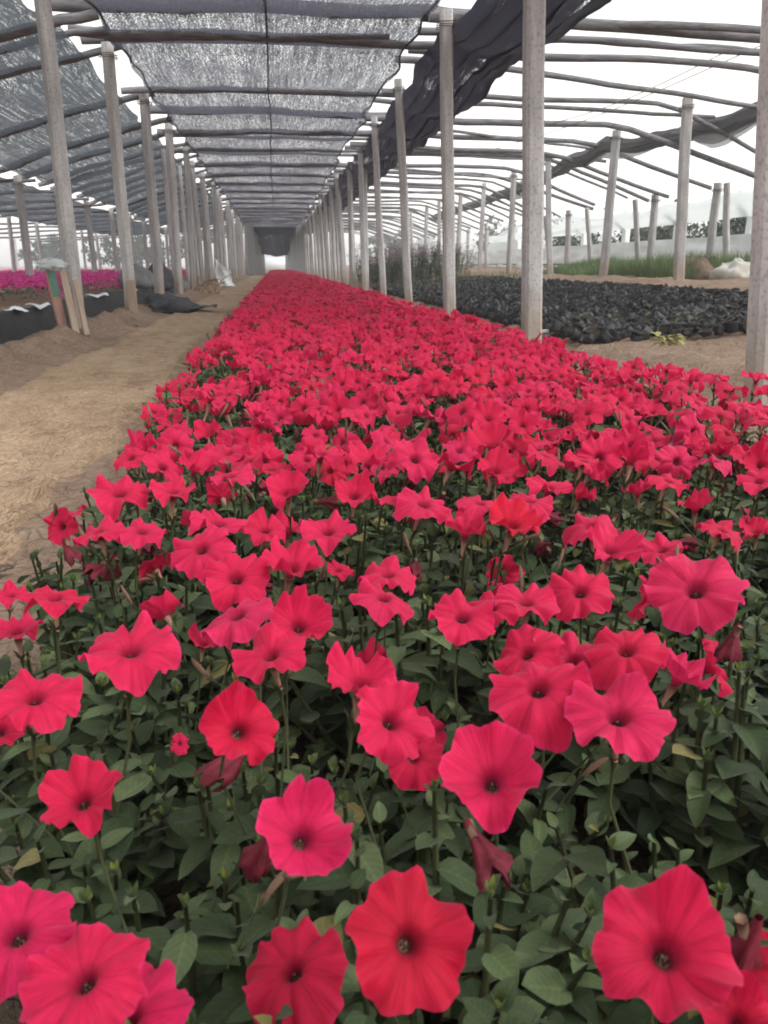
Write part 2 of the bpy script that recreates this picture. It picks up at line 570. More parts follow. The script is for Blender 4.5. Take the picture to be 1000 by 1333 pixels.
# ------------------------------------------------------------------ petunia pieces
def flower_mesh(seed, nu=60, nr=9, tube=False):
    r = random.Random(seed)
    lob = [(r.uniform(0.95, 1.04), r.uniform(-0.05, 0.42), r.uniform(-0.16, 0.16), r.uniform(0, 6.28)) for _ in range(5)]
    notch = [r.uniform(0.03, 0.12) for _ in range(5)]
    cup = r.choice([-0.12, -0.05, 0.0, 0.05, 0.12, 0.3, 0.5])
    k1, p1, k2, p2 = r.choice([7, 8, 9]), r.uniform(0, 6), r.choice([13, 15, 17]), r.uniform(0, 6)
    droop_dir, droop = r.uniform(0, 6.28), r.uniform(0, 0.16)
    rhos = [0.02, 0.09, 0.16, 0.24, 0.36, 0.5, 0.65, 0.8, 0.92, 1.0] if nr >= 9 else ([0.04, 0.2, 0.42, 0.74, 1.0] if nr >= 5 else [0.05, 0.4, 1.0])
    pts, uv = [], []
    for rho in rhos:
        for i in range(nu):
            th = 2 * math.pi * i / nu
            ph = th / (2 * math.pi) * 5
            li = int(round(ph)) % 5
            ni = int(math.floor(ph)) % 5
            c = abs(math.cos(math.pi * ph))            # 1 at lobe centre, 0 at a notch
            L, dr, tw, pp = lob[li]
            full = 1 - notch[ni] * (1 - c) ** 2.2 * 1.6
            Lb = L * c ** 0.4 + (1 - c ** 0.4) * 0.95
            R = (1 - 0.35 * max(0, cup) * rho) * rho * (1 + (full * Lb * (1 + 0.035 * math.sin(k1 * th + p1) + 0.022 * math.sin(k2 * th + p2) + 0.022 * max(0, c - 0.9) / 0.1 + 0.045 * noise.noise(Vector((math.cos(th) * 5, math.sin(th) * 5, seed)))) - 1) * rho ** 1.3)
            if rho < 0.26:
                s = rho / 0.26
                z = -0.55 * (1 - s) ** 1.25
            else:
                s = (rho - 0.26) / 0.74
                z = 0.10 * s - 0.13 * s * s - dr * s ** 2 * c * 0.75
                z += 0.06 * s ** 2 * math.sin(k1 * th + p2) + 0.035 * s ** 3 * math.sin(k2 * th + p1)
                z += 0.5 * s ** 2 * noise.noise(Vector((math.cos(th) * 1.7, math.sin(th) * 1.7, seed * 1.3))) + 0.26 * s ** 3 * noise.noise(Vector((math.cos(th) * 4.5, math.sin(th) * 4.5, seed * 2.1)))
                z += cup * s ** 1.4
                z -= 0.10 * (1 - c) ** 3 * (0.4 + s)          # creases between the lobes
                z -= 0.035 * max(0, (c - 0.9)) / 0.1 * s ** 0.5 * (1 - 0.5 * s)   # mid-vein fold
                z += tw * s * math.sin(math.pi * (ph - round(ph)) * 2) - droop * s * math.cos(th - droop_dir)
            pts.append((R * math.cos(th), R * math.sin(th), z))
            uv.append((i / nu, rho))
    b = MB()
    b.grid(pts, nu, len(rhos), 0, True, uv)
    if tube:
        b.tube([(0, 0, -0.34), (0, 0, -0.7), (0.04, 0, -1.15), (0.1, 0, -1.5)], [0.17, 0.10, 0.055, 0.045], 7, 1)
    return b.mesh('flower', [M_PETAL, M_TUBE])


def throat_mesh():
    b = MB()
    b.tube([(0, 0, -0.34), (0, 0, -0.58), (0.02, 0, -0.85), (0.05, 0, -1.2)], [0.15, 0.10, 0.06, 0.05], 12, 0)
    return b.mesh('flower_tube', M_TUBE)


def stamen_mesh(seed):
    r = random.Random(seed)
    b = MB()
    for i in range(5):
        a = 2 * math.pi * i / 5 + r.uniform(-.2, .2)
        x, y = 0.065 * math.cos(a), 0.065 * math.sin(a)
        b.tube([(x * .3, y * .3, -0.5), (x, y, -0.24)], 0.014, 5)
        b.tube([(x, y, -0.27), (x, y, -0.245), (x, y, -0.21), (x, y, -0.185)], [0.008, 0.022, 0.022, 0.006], 6)
    b.tube([(0, 0, -0.5), (0.0, 0, -0.2), (0, 0, -0.16)], [0.012, 0.014, 0.028], 6)
    return b.mesh('stamens', M_STAMEN)


def leaf_into(b, base, d, nrm, L, W, fold, curl, mi=0, ns=5):
    d = d.normalized()
    side = d.cross(nrm)
    if side.length < 1e-4:
        side = Vector((1, 0, 0))
    side.normalize()
    n = side.cross(d).normalized()
    pts, uv = [], []
    for k in range(ns + 1):
        t = k / ns
        w = W * 0.5 * (math.sin(math.pi * min(1, t ** 0.8)) ** 0.62 if 0 < t < 1 else (0.10 if t == 0 else 0.02))
        c = base + d * (L * t) + n * (-curl * L * t * t)
        for q, u in ((-1, 0.0), (-0.55, 0.25), (0, 0.5), (0.55, 0.75), (1, 1.0)):
            pts.append(c + side * (w * q) + n * (0.12 * w * math.sin(7 * t + 40 * L * 100) * q * q + fold * w * (abs(q) ** 1.3) - (0.0 if q else 0.02 * W)))
            uv.append((u, t))
    b.grid(pts, 5, ns + 1, mi, False, uv)


def calyx_mesh():
    b = MB()
    for i in range(5):
        a = 2 * math.pi * i / 5
        d = Vector((math.cos(a) * 0.45, math.sin(a) * 0.45, 1))
        leaf_into(b, Vector((0.05 + 0.05 * math.cos(a), 0.05 * math.sin(a), -1.28)), d, Vector((-math.cos(a), -math.sin(a), 0.4)), 0.52, 0.16, 0.2, 0.18, 0, 4)
    b.tube([(0.05, 0, -1.15), (0.06, 0, -1.3), (0.09, 0.0, -1.6), (0.2, 0.0, -2.2), (0.42, 0.0, -3.0)], [0.07, 0.06, 0.035, 0.03, 0.035], 6)
    return b.mesh('calyx', M_LEAF)


def wilt_mesh(seed):
    """collapsed old bloom: crumpled hanging trumpet"""
    r = random.Random(seed)
    b = MB()
    n, m = 18, 8
    pts = []
    ph = [r.uniform(0, 6.28) for _ in range(4)]
    for j in range(m):
        t = j / (m - 1)
        rad = 0.0025 + 0.011 * t ** 1.4 * (1.15 - 0.35 * (t > 0.9))
        cx = 0.012 * math.sin(t * 2 + ph[0])
        for i in range(n):
            a = 2 * math.pi * i / n
            rr = rad * (1 + 0.38 * t * math.sin(5 * a + ph[1] + 2 * t) + 0.22 * t * math.sin(8 * a + ph[2]))
            pts.append((cx + rr * math.cos(a), rr * math.sin(a), -0.045 * t + 0.008 * t * math.sin(4 * a + ph[3])))
    b.grid(pts, n, m, 0, True)
    b.tube([(0, 0, 0.0), (0, 0.0, -0.014)], [0.004, 0.0034], 6, 1)
    return b.mesh('wilted_flower', [M_WILT, M_BUD])


def bud_mesh(seed):
    """long furled bud, spirally ribbed, on its green calyx"""
    r = random.Random(seed)
    b = MB()
    n, m = 15, 11
    pts = []
    for j in range(m):
        t = j / (m - 1)
        rad = 0.0022 + 0.0045 * math.sin(math.pi * min(1, 0.12 + 0.86 * t ** 1.5)) * (0.35 + 0.65 * t)
        if j == m - 1:
            rad = 0.0008
        for i in range(n):
            a = 2 * math.pi * i / n
            rr = rad * (1 + 0.16 * math.cos(5 * a + 4 * t))
            pts.append((rr * math.cos(a) + 0.012 * t * t, rr * math.sin(a), 0.05 * t))
    b.grid(pts, n, m, 0, True)
    for i in range(5):
        a = 2 * math.pi * i / 5
        leaf_into(b, Vector((0.002 * math.cos(a), 0.002 * math.sin(a), -0.003)), Vector((math.cos(a) * .35, math.sin(a) * .35, 1)), Vector((-math.cos(a), -math.sin(a), .3)), 0.02, 0.006, .2, .15, 1, 3)
    b.tube([(0, 0, 0), (0, 0.002, -0.02), (0.004, 0.006, -0.05)], [.0025, .0014, .0014], 5, 1)
    return b.mesh('bud', [M_BUD, M_LEAF])


def foliage_mesh(seed, nst=11, detail=5, big=1.0):
    r = random.Random(seed)
    b = MB()
    for s in range(nst):
        az = 2 * math.pi * (s + r.uniform(-.3, .3)) / nst * 1.0 + (s % 3) * 0.7
        reach = r.uniform(0.02, 0.115)
        top = r.uniform(0.15, 0.235) - reach * 0.35
        p0 = Vector((0.012 * math.cos(az), 0.012 * math.sin(az), 0.0))
        p3 = Vector((reach * math.cos(az), reach * math.sin(az), top))
        p1 = p0.lerp(p3, 0.35) + Vector((math.cos(az), math.sin(az), -0.2)) * 0.015
        p2 = p0.lerp(p3, 0.7) + Vector((math.cos(az), math.sin(az), 0)) * 0.01
        path = [p0, p1, p2, p3]
        b.tube(path, [0.0034, 0.003, 0.0024, 0.0015], 5, 1)
        nl = r.randint(10, 14)
        ang = r.uniform(0, 6)
        for k in range(nl):
            t = 0.22 + 0.78 * k / (nl - 1)
            q = t * 3
            i = min(2, int(q))
            p = path[i].lerp(path[i + 1], q - i)
            ang += 2.4 + r.uniform(-.4, .4)
            tip = t > 0.86
            el = r.uniform(0.55, 1.2) if tip else r.uniform(-0.25, 0.65)
            d = Vector((math.cos(ang) * math.cos(el), math.sin(ang) * math.cos(el), math.sin(el)))
            L = (r.uniform(0.013, 0.024) if tip else r.uniform(0.03, 0.055)) * big
            nrm = Vector((r.uniform(-.3, .3), r.uniform(-.3, .3), 1))
            leaf_into(b, p, d, nrm, L, L * r.uniform(0.5, 0.74), r.uniform(0.05, 0.6), r.uniform(-0.15, 0.7), 0, detail)
        if r.random() < 0.6:
            for k in range(5):
                ang += 1.3
                d = Vector((math.cos(ang) * .6, math.sin(ang) * .6, 1))
                leaf_into(b, p3, d, Vector((-math.cos(ang), -math.sin(ang), .5)), r.uniform(.008, .014), 0.004, .3, -.2, 2, 3)
    return b.mesh('foliage', [M_LEAF, M_STEM, M_TIP])


FL_NEAR = [flower_mesh(100 + i, 72) for i in range(26)]
FL_MID = [flower_mesh(200 + i, 40, 5, True) for i in range(24)]
THROAT = throat_mesh()
CALYX = calyx_mesh()
STAM = [stamen_mesh(i) for i in range(3)]
FOL_NEAR = [foliage_mesh(300 + i, 23, 6, 0.78) for i in range(9)]
FOL_MID = [foliage_mesh(400 + i, 14, 3, 0.9) for i in range(8)]
WILT = [wilt_mesh(i) for i in range(5)]
BUD = [bud_mesh(i) for i in range(5)]

rng = random.Random(7)
# ------------------------------------------------------------------ plant positions
PL = []            # x, y
dy = 0.155
j = 0
y = 0.04
while y < 9:
    x = -0.25 + (0.5 * 0.17 if j % 2 else 0)
    while x < 1.17:
        px, py = x + rng.uniform(-.035, .035), y + rng.uniform(-.035, .035)
        q = project((px, py, 0.25))
        if q and -190 < q[0] < 1190 and q[1] < 1333 + 260:
            PL.append((px, py))
        x += 0.17
    y += dy
    j += 1
PL.sort(key=lambda p: math.hypot(p[0], p[1]))
PL = PL[:298]
PL_MAXY = max(p[1] for p in PL)
OUT = []
y, j = -0.27, 1
while y < 2.1:
    x = -0.25 + (0.085 if j % 2 else 0)
    while x < 1.17:
        px, py = x + rng.uniform(-.03, .03), y + rng.uniform(-.03, .03)
        if math.hypot(px, py + .05) > 0.17 and all((px - a) ** 2 + (py - c) ** 2 > 0.125 ** 2 for a, c in PL):
            OUT.append((px, py))
        x += 0.17
    y += dy
    j += 1

# near blooms as seen: photo pixel, width in photo px, up-tilt, sideways tilt, description
NEAR = [
    (865, 1240, 225, .30, -.05, 'the large crimson bloom in the bottom right corner'),
    (532, 1225, 185, .20, .1, 'the deep scarlet bloom at the bottom centre'),
    (380, 1262, 150, .55, -.5, 'the tilted dark red bloom just left of the deep scarlet one'),
    (640, 1015, 168, .28, .0, 'the wide open pinkish red bloom below centre'),
    (393, 1090, 158, .30, .28, 'the pink bloom turned aside above the deep scarlet one'),
    (107, 1042, 132, .25, .12, 'the single dark eyed red bloom alone above the pink corner blooms'),
    (22, 1215, 165, .35, .25, 'the half seen pink bloom on the left edge'),
    (108, 1275, 180, .55, -.1, 'the broad red bloom tucked above a magenta one'),
    (165, 1322, 175, .60, .05, 'the magenta bloom cut off by the bottom edge'),
    (1025, 1275, 150, .40, -.3, 'the crimson bloom cut off at the right edge'),
    (960, 1330, 130, .5, -.1, ''),
    (510, 938, 132, .35, .3, 'the bright red bloom overlapping a higher one near centre'),
    (470, 890, 105, .60, .1, ''),
    (540, 985, 90, .2, .5, ''),
    (312, 950, 128, .30, .1, 'the red bloom beside a dark wilted one, left of centre'),
    (170, 846, 118, .62, .0, 'the red bloom standing alone near the path edge'),
    (45, 908, 120, .7, .2, 'the flat red blooms reaching out at the left edge'),
    (0, 950, 100, .4, .2, ''),
    (700, 895, 125, .55, -.1, 'the row of crowded red blooms right of centre'),
    (805, 932, 150, .42, .15, 'the bloom hanging just below the crowded row right of centre'),
    (815, 846, 100, .65, .1, ''),
    (885, 880, 88, .7, .3, ''),
    (685, 850, 90, .6, -.2, ''),
    (745, 858, 90, .7, 0, ''),
    (905, 767, 117, .28, .0, 'the large pink bloom held high on a bare stalk'),
    (755, 770, 84, .35, .1, 'the neat red bloom with a dark eye beside two darker ones'),
    (685, 784, 84, .55, -.1, ''),
    (602, 803, 88, .5, -.2, 'the red bloom facing the path among green tops'),
    (640, 790, 70, .6, .1, ''),
    (500, 778, 78, .45, .0, 'the double stacked red blooms alone in the green'),
    (505, 748, 72, .6, .1, ''),
    (390, 815, 90, .35, .15, 'the cluster of four bright blooms left of centre'),
    (308, 800, 96, .6, -.1, ''),
    (352, 852, 95, .6, .1, ''),
    (308, 752, 88, .35, -.1, ''),
    (72, 778, 76, .65, .1, 'the red bloom leaning over bare soil'),
    (22, 822, 66, .6, .0, ''),
    (262, 714, 80, .4, -.2, ''),
    (380, 738, 92, .5, .1, ''),
    (427, 692, 72, .35, .1, ''),
    (796, 716, 86, .4, .1, 'the red bloom beside a pink tinged one'),
    (768, 684, 70, .65, -.1, ''),
    (668, 682, 80, .35, .0, 'the fiery scarlet bloom before a pile of red'),
    (606, 692, 62, .75, .0, ''),
    (552, 656, 74, .4, .2, ''),
    (515, 650, 56, .7, -.2, ''),
    (461, 645, 64, .4, .0, ''),
    (374, 641, 66, .5, .0, ''),
    (645, 612, 66, .3, .1, ''),
    (640, 578, 66, .6, .0, ''),
    (155, 642, 78, .5, .1, 'the paired red blooms nearest the tan path'),
    (128, 692, 62, .7, -.2, ''),
    (285, 682, 76, .6, .1, ''),
    (185, 692, 62, .7, .2, ''),
    (92, 672, 44, .8, -.7, ''),
    (870, 626, 54, .6, .1, ''),
    (988, 626, 52, .5, .0, ''),
    (541, 597, 64, .35, .1, ''),
    (862, 716, 60, .5, -.3, ''),
    (715, 634, 64, .7, .2, ''),
    (755, 645, 44, .7, .2, ''),
    (625, 655, 58, .75, .1, ''),
    (690, 652, 60, .7, .1, ''),
    (480, 600, 64, .6, -.1, ''),
    (418, 590, 60, .7, .1, ''),
    (985, 692, 50, .6, -.2, ''),
    (940, 690, 56, .7, .1, ''),
    (905, 660, 50, .75, .2, ''),
    (830, 640, 44, .8, -.1, ''),
    (265, 838, 48, .8, .3, ''),
    (235, 968, 30, .1, .8, ''),
    (440, 742, 44, .8, .2, ''),
    (345, 698, 44, .7, -.3, ''),
    (225, 640, 64, .7, .1, ''),
    (345, 690, 60, .6, .0, ''),
    (300, 620, 58, .7, .1, ''),
    (760, 600, 50, .8, .1, ''),
    (930, 600, 46, .8, .0, ''),
    (375, 690, 52, .8, .1, ''),
    (15, 775, 40, .8, .0, ''),
    (985, 492, 42, .7, 0, ''), (955, 503, 42, .7, .1, ''), (930, 489, 38, .75, 0, ''), (1003, 512, 46, .6, 0, ''), (900, 494, 36, .75, .1, ''),
    (868, 480, 34, .8, 0, ''), (990, 545, 42, .7, 0, ''), (845, 490, 36, .7, -.1, ''), (965, 528, 40, .8, 0, ''), (1030, 500, 44, .7, 0, ''),
]

plants = []        # dicts: root pos, flowers
for (x, y) in PL:
    plants.append(dict(x=x, y=y, fl=[], desc=[]))


def axis_for(pos, up, sidew):
    up = min(0.95, up + rng.uniform(0.05, 0.32) + (0.10 if pos.y > 0.55 else 0))
    sidew += rng.uniform(-0.3, 0.3)
    tc = (EYE - pos).normalized()
    n = tc * (1 - up) + Vector((0, 0, 1)) * up
    n += RT * sidew * 0.8
    return n.normalized()


near_pos = []
for (px, py, w, up, sd, desc) in NEAR:
    w = w * (0.95 if py > 900 else 1.07 if py > 560 else 1.0)
    d = ray(px, py)
    zc = 0.305
    p = at_z(px, py, zc)
    depth = (p - EYE).dot(FW)
    D = w * depth / F
    if D > 0.088 or D < 0.058:
        D2 = min(0.088, max(0.058, D))
        p = EYE + d * (D2 * F / w)
        if not 0.24 < p.z < 0.36:
            p = at_z(px, py, min(0.36, max(0.24, p.z)))
        depth = (p - EYE).dot(FW)
        D = w * depth / F
    near_pos.append((p, D))
    best = min(plants, key=lambda q: (q['x'] - p.x) ** 2 + (q['y'] - p.y - 0.02) ** 2)
    best['fl'].append((p, D / 2, axis_for(p, up, sd), (px, py) if py > 400 else True))
    if desc:
        best['desc'].append((D * w, desc))


def density(x, y):
    n = nz(x, y, 31, 2.6) + 0.5 * nz(x, y, 77, 6.5)
    return n


# fill-in blooms on the plants further off
for q in plants:
    x, y = q['x'], q['y']
    if y < 0.98:
        continue
    dn = density(x, y)
    k = rng.choice([3, 4, 4, 5]) + (1 if y > 1.8 else 0) + (1 if y > 3.0 else 0) + (1 if dn > 0.10 else 0) - (2 if dn < -0.22 and y < 5 else 0)
    tries = 0
    while k > 0 and tries < 30:
        tries += 1
        a, rr = rng.uniform(0, 6.28), 0.115 * math.sqrt(rng.random())
        p = Vector((x + rr * math.cos(a), y + rr * math.sin(a), rng.uniform(0.25, 0.30) - rr * 0.2))
        edge = max(0, -0.22 - p.x) + max(0, p.x - 1.14)
        p.z -= edge * 0.5
        pr = project(p)
        if pr is None or (pr[1] > 612):
            continue
        if any((p - o).length < 0.05 for (o, _) in near_pos[-700:]):
            continue
        ax = Vector((rng.uniform(-.5, .5), rng.uniform(-.75, .35), rng.uniform(.55, 1.0)))
        if rng.random() < 0.3:
            ax.y -= 0.5
        q['fl'].append((p, rng.uniform(0.028, 0.039), ax.normalized(), False))
        near_pos.append((p, 0.07))
        k -= 1

for (x, y) in OUT:
    q = dict(x=x, y=y, fl=[], desc=[], out=True)
    for t in range(rng.choice([3, 4, 5])):
        a, rr = rng.uniform(0, 6.28), 0.11 * math.sqrt(rng.random())
        p = Vector((x + rr * math.cos(a), y + rr * math.sin(a), rng.uniform(0.26, 0.31) - rr * 0.2))
        pr = project(p)
        if (pr and -60 < pr[0] < 1060 and pr[1] < 1400) or (p - EYE).length < 0.3:
            continue
        ax = Vector((rng.uniform(-.5, .5), rng.uniform(-.75, .35), rng.uniform(.55, 1.0))).normalized()
        q['fl'].append((p, rng.uniform(0.030, 0.038), ax, False))
    plants.append(q)
# low and side-on blooms half buried in the near leaves
for q in plants:
    if 0.3 < q['y'] < 1.35 and not q.get('out'):
        for t in range(rng.choice([0, 1, 1, 2])):
            a, rr = rng.uniform(0, 6.28), 0.10 * math.sqrt(rng.random())
            p = Vector((q['x'] + rr * math.cos(a), q['y'] + rr * math.sin(a), rng.uniform(0.20, 0.255)))
            if any((p - o).length < 0.062 for (o, _) in near_pos):
                continue
            pr = project(p)
            if not pr or pr[1] > 1080:
                continue
            a = rng.uniform(0, 6.28)
            q['fl'].append((p, rng.uniform(0.022, 0.031), Vector((math.cos(a), math.sin(a), rng.uniform(.1, .9))).normalized(), False))
            near_pos.append((p, 0.06))
STRAIN = {(532, 1225): (.78, .55, .52), (380, 1262): (.80, .65, .65), (668, 682): (.98, .65, .55), (1025, 1275): (.85, .6, .65), (165, 1322): (1, 1.25, 1.5), (22, 1215): (1, 1.15, 1.3),
          (640, 1015): (1, 1.1, 1.1), (905, 767): (1, 1.35, 1.15), (393, 1090): (1, 1.1, 1.15), (865, 1240): (.92, .75, .75), (107, 1042): (.9, .75, .75), (312, 950): (.95, .75, .75), (108, 1275): (.92, .8, .85)}
n_sub = 0
side_words = lambda x: ('along the path edge' if x < 0.05 else ('down the middle' if x < 0.7 else 'along the pot side edge'))
for i, q in enumerate(plants):
    x, y = q['x'], q['y']
    root = empty('petunia_plant', (x, y, 0.05))
    if q['desc']:
        q['desc'].sort(reverse=True)
        lab = 'petunia plant with ' + q['desc'][0][1]
    else:
        band = ('in the closest stretch of the bed' if y < 1.0 else 'before the nearest concrete post' if y < 2.6 else
                'between the nearest and second posts' if y < 5.0 else 'past the second post of the row')
        lab = 'red petunia plant ' + side_words(x) + ' ' + band
    if q.get('out'):
        lab = 'red petunia plant at the near end of the bed beside the camera'
    tag(root, lab, 'petunia plant', 'red petunia plants in the long flower bed')
    fo = link('foliage', (FOL_NEAR if y < 1.5 else FOL_MID)[i % (9 if y < 1.5 else 8)], root)
    fo.rotation_euler = (rng.uniform(-.08, .08), rng.uniform(-.08, .08), rng.uniform(0, 6.28))
    s = rng.uniform(0.92, 1.1)
    fo.scale = (s, s, s * (rng.uniform(0.80, 0.96) if y < 1.0 else rng.uniform(0.86, 1.0)))
    near = y < 1.3
    for (p, R, ax, exp) in q['fl']:
        hi = exp or near
        o = link('flower', rng.choice(FL_NEAR if hi else FL_MID), root)
        o.location = p - root.location
        o.rotation_mode = 'QUATERNION'
        o.rotation_quaternion = ax.to_track_quat('Z', 'Y') @ Quaternion((0, 0, 1), rng.uniform(0, 6.28))
        o.scale = (R, R, R)
        o.color = (*STRAIN.get(exp, (1, 1, 1)), 1)
        if hi:
            link('flower_tube', THROAT, o)
            link('stamens', rng.choice(STAM), o)
            if exp:
                # the bloom's own bent stalk down into the plant
                inv = (o.rotation_quaternion.to_matrix()).transposed()
                base = Vector((x + (p.x - x) * 0.45, y + (p.y - y) * 0.45, 0.14))
                back = p - ax * (1.2 * R)
                mid = back - ax * (0.9 * R) + Vector((0, 0, -0.012))
                pts = [inv @ ((w_ - p) / R) for w_ in (back, back - ax * .35 * R, mid, mid.lerp(base, .5), base)]
                b = MB()
                b.tube(pts, [0.07, 0.045, 0.036, 0.036, 0.042], 6)
                for kk in range(5):
                    a = 2 * math.pi * kk / 5
                    leaf_into(b, Vector((.04 * math.cos(a), .04 * math.sin(a), -1.25)), Vector((math.cos(a) * .4, math.sin(a) * .4, 1)), Vector((-math.cos(a), -math.sin(a), .4)), .5, .16, .2, .2, 0, 3)
                link('stalk', b.mesh('stalk', M_STEM), o)
            else:
                link('calyx', CALYX, o)
    if y < 2.6:
        for t in range(rng.choice([0, 1, 1, 2, 3])):
            a, rr = rng.uniform(0, 6.28), rng.uniform(0.02, 0.1)
            o = link('bud', rng.choice(BUD), root)
            o.location = (rr * math.cos(a), rr * math.sin(a), rng.uniform(0.15, 0.225))
            o.rotation_euler = (rng.uniform(-1.0, 1.0), rng.uniform(-1.0, 1.0), rng.uniform(0, 6))
            o.scale = [rng.uniform(0.32, 0.5)] * 2 + [rng.uniform(0.5, 0.8)]
        for t in range(rng.choice([0, 1, 1, 2, 2])):
            a, rr = rng.uniform(0, 6.28), rng.uniform(0.03, 0.1)
            o = link('wilted_flower', rng.choice(WILT), root)
            o.location = (rr * math.cos(a), rr * math.sin(a), rng.uniform(0.15, 0.22))
            o.rotation_euler = (rng.uniform(-1.2, 1.2), rng.uniform(-1.2, 1.2), rng.uniform(0, 6))
            o.scale = [rng.uniform(0.55, 0.95)] * 3


# ------------------------------------------------------------------ the far stretch of the bed, one mass
def flower_mass(name, x0, x1, y0, y1, dens, zlo, zhi, mats, seed, zbase=0.05, leaves=450, mask=None, dens_fall=14):
    r = np.random.default_rng(seed)
    V, Fc, U, MI = [], [], [], []
    vo = 0
    n_fl = 0
    ycut = y0
    step = 1.0
    while ycut < y1:
        yb = min(y1, ycut + step)
        near = ycut < dens_fall
        n = int(dens * (x1 - x0) * (yb - ycut) * (1.0 if near else 0.8))
        nu = 12 if near else 9
        px = r.uniform(x0, x1, n)
        py = r.uniform(ycut, yb, n)
        for a, c in zip(px, py):
            edge = max(0, x0 + 0.13 - a) + max(0, a - x1 + 0.13)
            if mask and not mask(a, c):
                continue
            cz = r.uniform(zlo, zhi) - edge * 0.6 + 0.03 * nz(a, c, 4, 2.2)
            R = r.uniform(0.027, 0.039) * (1 if near else 1.12)
            ax = Vector((r.uniform(-.5, .6), r.uniform(-.7, .3), r.uniform(.7, 1.1))).normalized()
            e1 = ax.cross(Vector((0.3, 1, 0.1))).normalized()
            e2 = ax.cross(e1)
            off = r.uniform(0, 6.28)
            cen = Vector((a, c, cz))
            for (rho, dz) in ((0.22, -0.18), (0.62, 0.02), (1.0, -0.06)):
                for i in range(nu):
                    th = 2 * math.pi * i / nu
                    rr = R * rho * (1 + (0.17 * math.cos(5 * th + off) + r.uniform(-.08, .08)) * (rho > .9))
                    dzz = dz + (r.uniform(-.16, .1) if rho > .9 else 0)
                    V.append(cen + e1 * (rr * math.cos(th)) + e2 * (rr * math.sin(th)) + ax * (dzz * R))
                    U.append((i / nu, rho))
            for k in range(2):
                for i in range(nu):
                    p = vo + k * nu + i
                    q = vo + k * nu + (i + 1) % nu
                    Fc.append((p, q, q + nu, p + nu)); MI.append(0)
            Fc.append(tuple(vo + i for i in range(nu))); MI.append(0)
            vo += 3 * nu
        nl = int(leaves * (x1 - x0) * (yb - ycut) * (1.0 if near else 0.45))
        for t in range(nl):
            a, c = r.uniform(x0 - .02, x1 + .02), r.uniform(ycut, yb)
            edge = max(0, x0 + 0.13 - a) + max(0, a - x1 + 0.13)
            cz = r.uniform(zbase + 0.03, zlo - 0.01) - edge * 0.5
            L = r.uniform(0.03, 0.055) * (1 if near else 1.4)
            az, el = r.uniform(0, 6.28), r.uniform(-.4, .9)
            d = Vector((math.cos(az) * math.cos(el), math.sin(az) * math.cos(el), math.sin(el)))
            sd = Vector((-math.sin(az), math.cos(az), r.uniform(-.4, .4))) * (L * 0.3)
            p = Vector((a, c, cz))
            V += [p, p + d * L * .55 + sd, p + d * L, p + d * L * .55 - sd]
            U += [(0.5, 0), (0, .5), (0.5, 1), (1, .5)]
            Fc.append((vo, vo + 1, vo + 2)); Fc.append((vo, vo + 2, vo + 3)); MI += [1, 1]
            vo += 4
        ycut = yb
    b = MB()
    b.v = [tuple(p) for p in V]; b.f = Fc; b.uv = U; b.mi = MI
    return link(name, b.mesh(name, mats))


start = {}
for (x, y) in PL:
    c = int((x + 0.4) / 0.19)
    start[c] = max(start.get(c, 0), y)


def beyond(a, c):
    return c > start.get(int((a + 0.4) / 0.19), PL_MAXY) + 0.06 and (density(a, c) > -0.34 + 0.25 * rng.random() - 0.02 * c)


Y0 = min(start.values()) - 0.1
o = flower_mass('petunia_mass', -0.34, 1.2, Y0, 50.0, 240, 0.235, 0.30, [M_PETAL_FAR, M_LEAF], 5, mask=beyond)
tag(o, 'distant solid red sweep of petunias running to the far end of the bed', 'flowers', kind='stuff')
o = flower_mass('pink_petunia_mass', -3.95, -2.35, 8.2, 30.0, 150, 0.36, 0.43, [M_PINK, M_LEAF], 9, 0.18, 160)
tag(o, 'magenta pink flowers massed behind the black walled bed', 'flowers', kind='stuff')
o = flower_mass('pink_flower_mass', -9.5, -4.4, 12.0, 34.0, 60, 0.34, 0.42, [M_PINK, M_LEAF], 10, 0.0, 60)
tag(o, 'farther strip of magenta pink flowers past the leftmost grey posts', 'flowers', kind='stuff')


# ------------------------------------------------------------------ concrete posts
def post_mesh(seed, h=3.1, w=0.115):
    """square cast post, softened arrises, slightly wavering; z=0 at ground, sunk 0.3"""
    b = MB()
    n = 18
    c = w * 0.16
    prof = [(-w / 2 + c, -w / 2), (w / 2 - c, -w / 2), (w / 2, -w / 2 + c), (w / 2, w / 2 - c), (w / 2 - c, w / 2), (-w / 2 + c, w / 2), (-w / 2, w / 2 - c), (-w / 2, -w / 2 + c)]
    pts = []
    for k in range(n):
        z = -0.3 + (h) * k / (n - 1)
        tx = 0.012 * nz(seed, z, 0, 0.9) + 0.003 * nz(seed, z, 4, 6)
        ty = 0.012 * nz(seed, z, 9, 0.9)
        for i, (x, y) in enumerate(prof):
            s = 1.03 - 0.06 * k / (n - 1) + 0.02 * nz(seed + i, z, 2, 5)
            pts.append((x * s + tx, y * s + ty, z))
    b.grid(pts, 8, n, 0, True)
    b.f.append(tuple(range(8 * (n - 1), 8 * n))); b.mi.append(0)
    return b.mesh('concrete_post', M_CONC, smooth=False)


POSTM = [post_mesh(i * 3.7) for i in range(5)]
_b = MB()
for k in range(3):
    _b.tube([(0.068 * sx, 0.068 * sy, 0.02 * k + 0.004 * math.sin(i + k)) for i, (sx, sy) in enumerate([(-1, -1), (1, -1), (1, 1), (-1, 1), (-1, -1)])], 0.004, 5)
_b.tube([(-0.068, -0.068, 0.02), (-0.09, -0.10, 0.05), (-0.085, -0.13, 0.08)], 0.003, 5)
TIE = _b.mesh('wire_tie', M_WIRE)


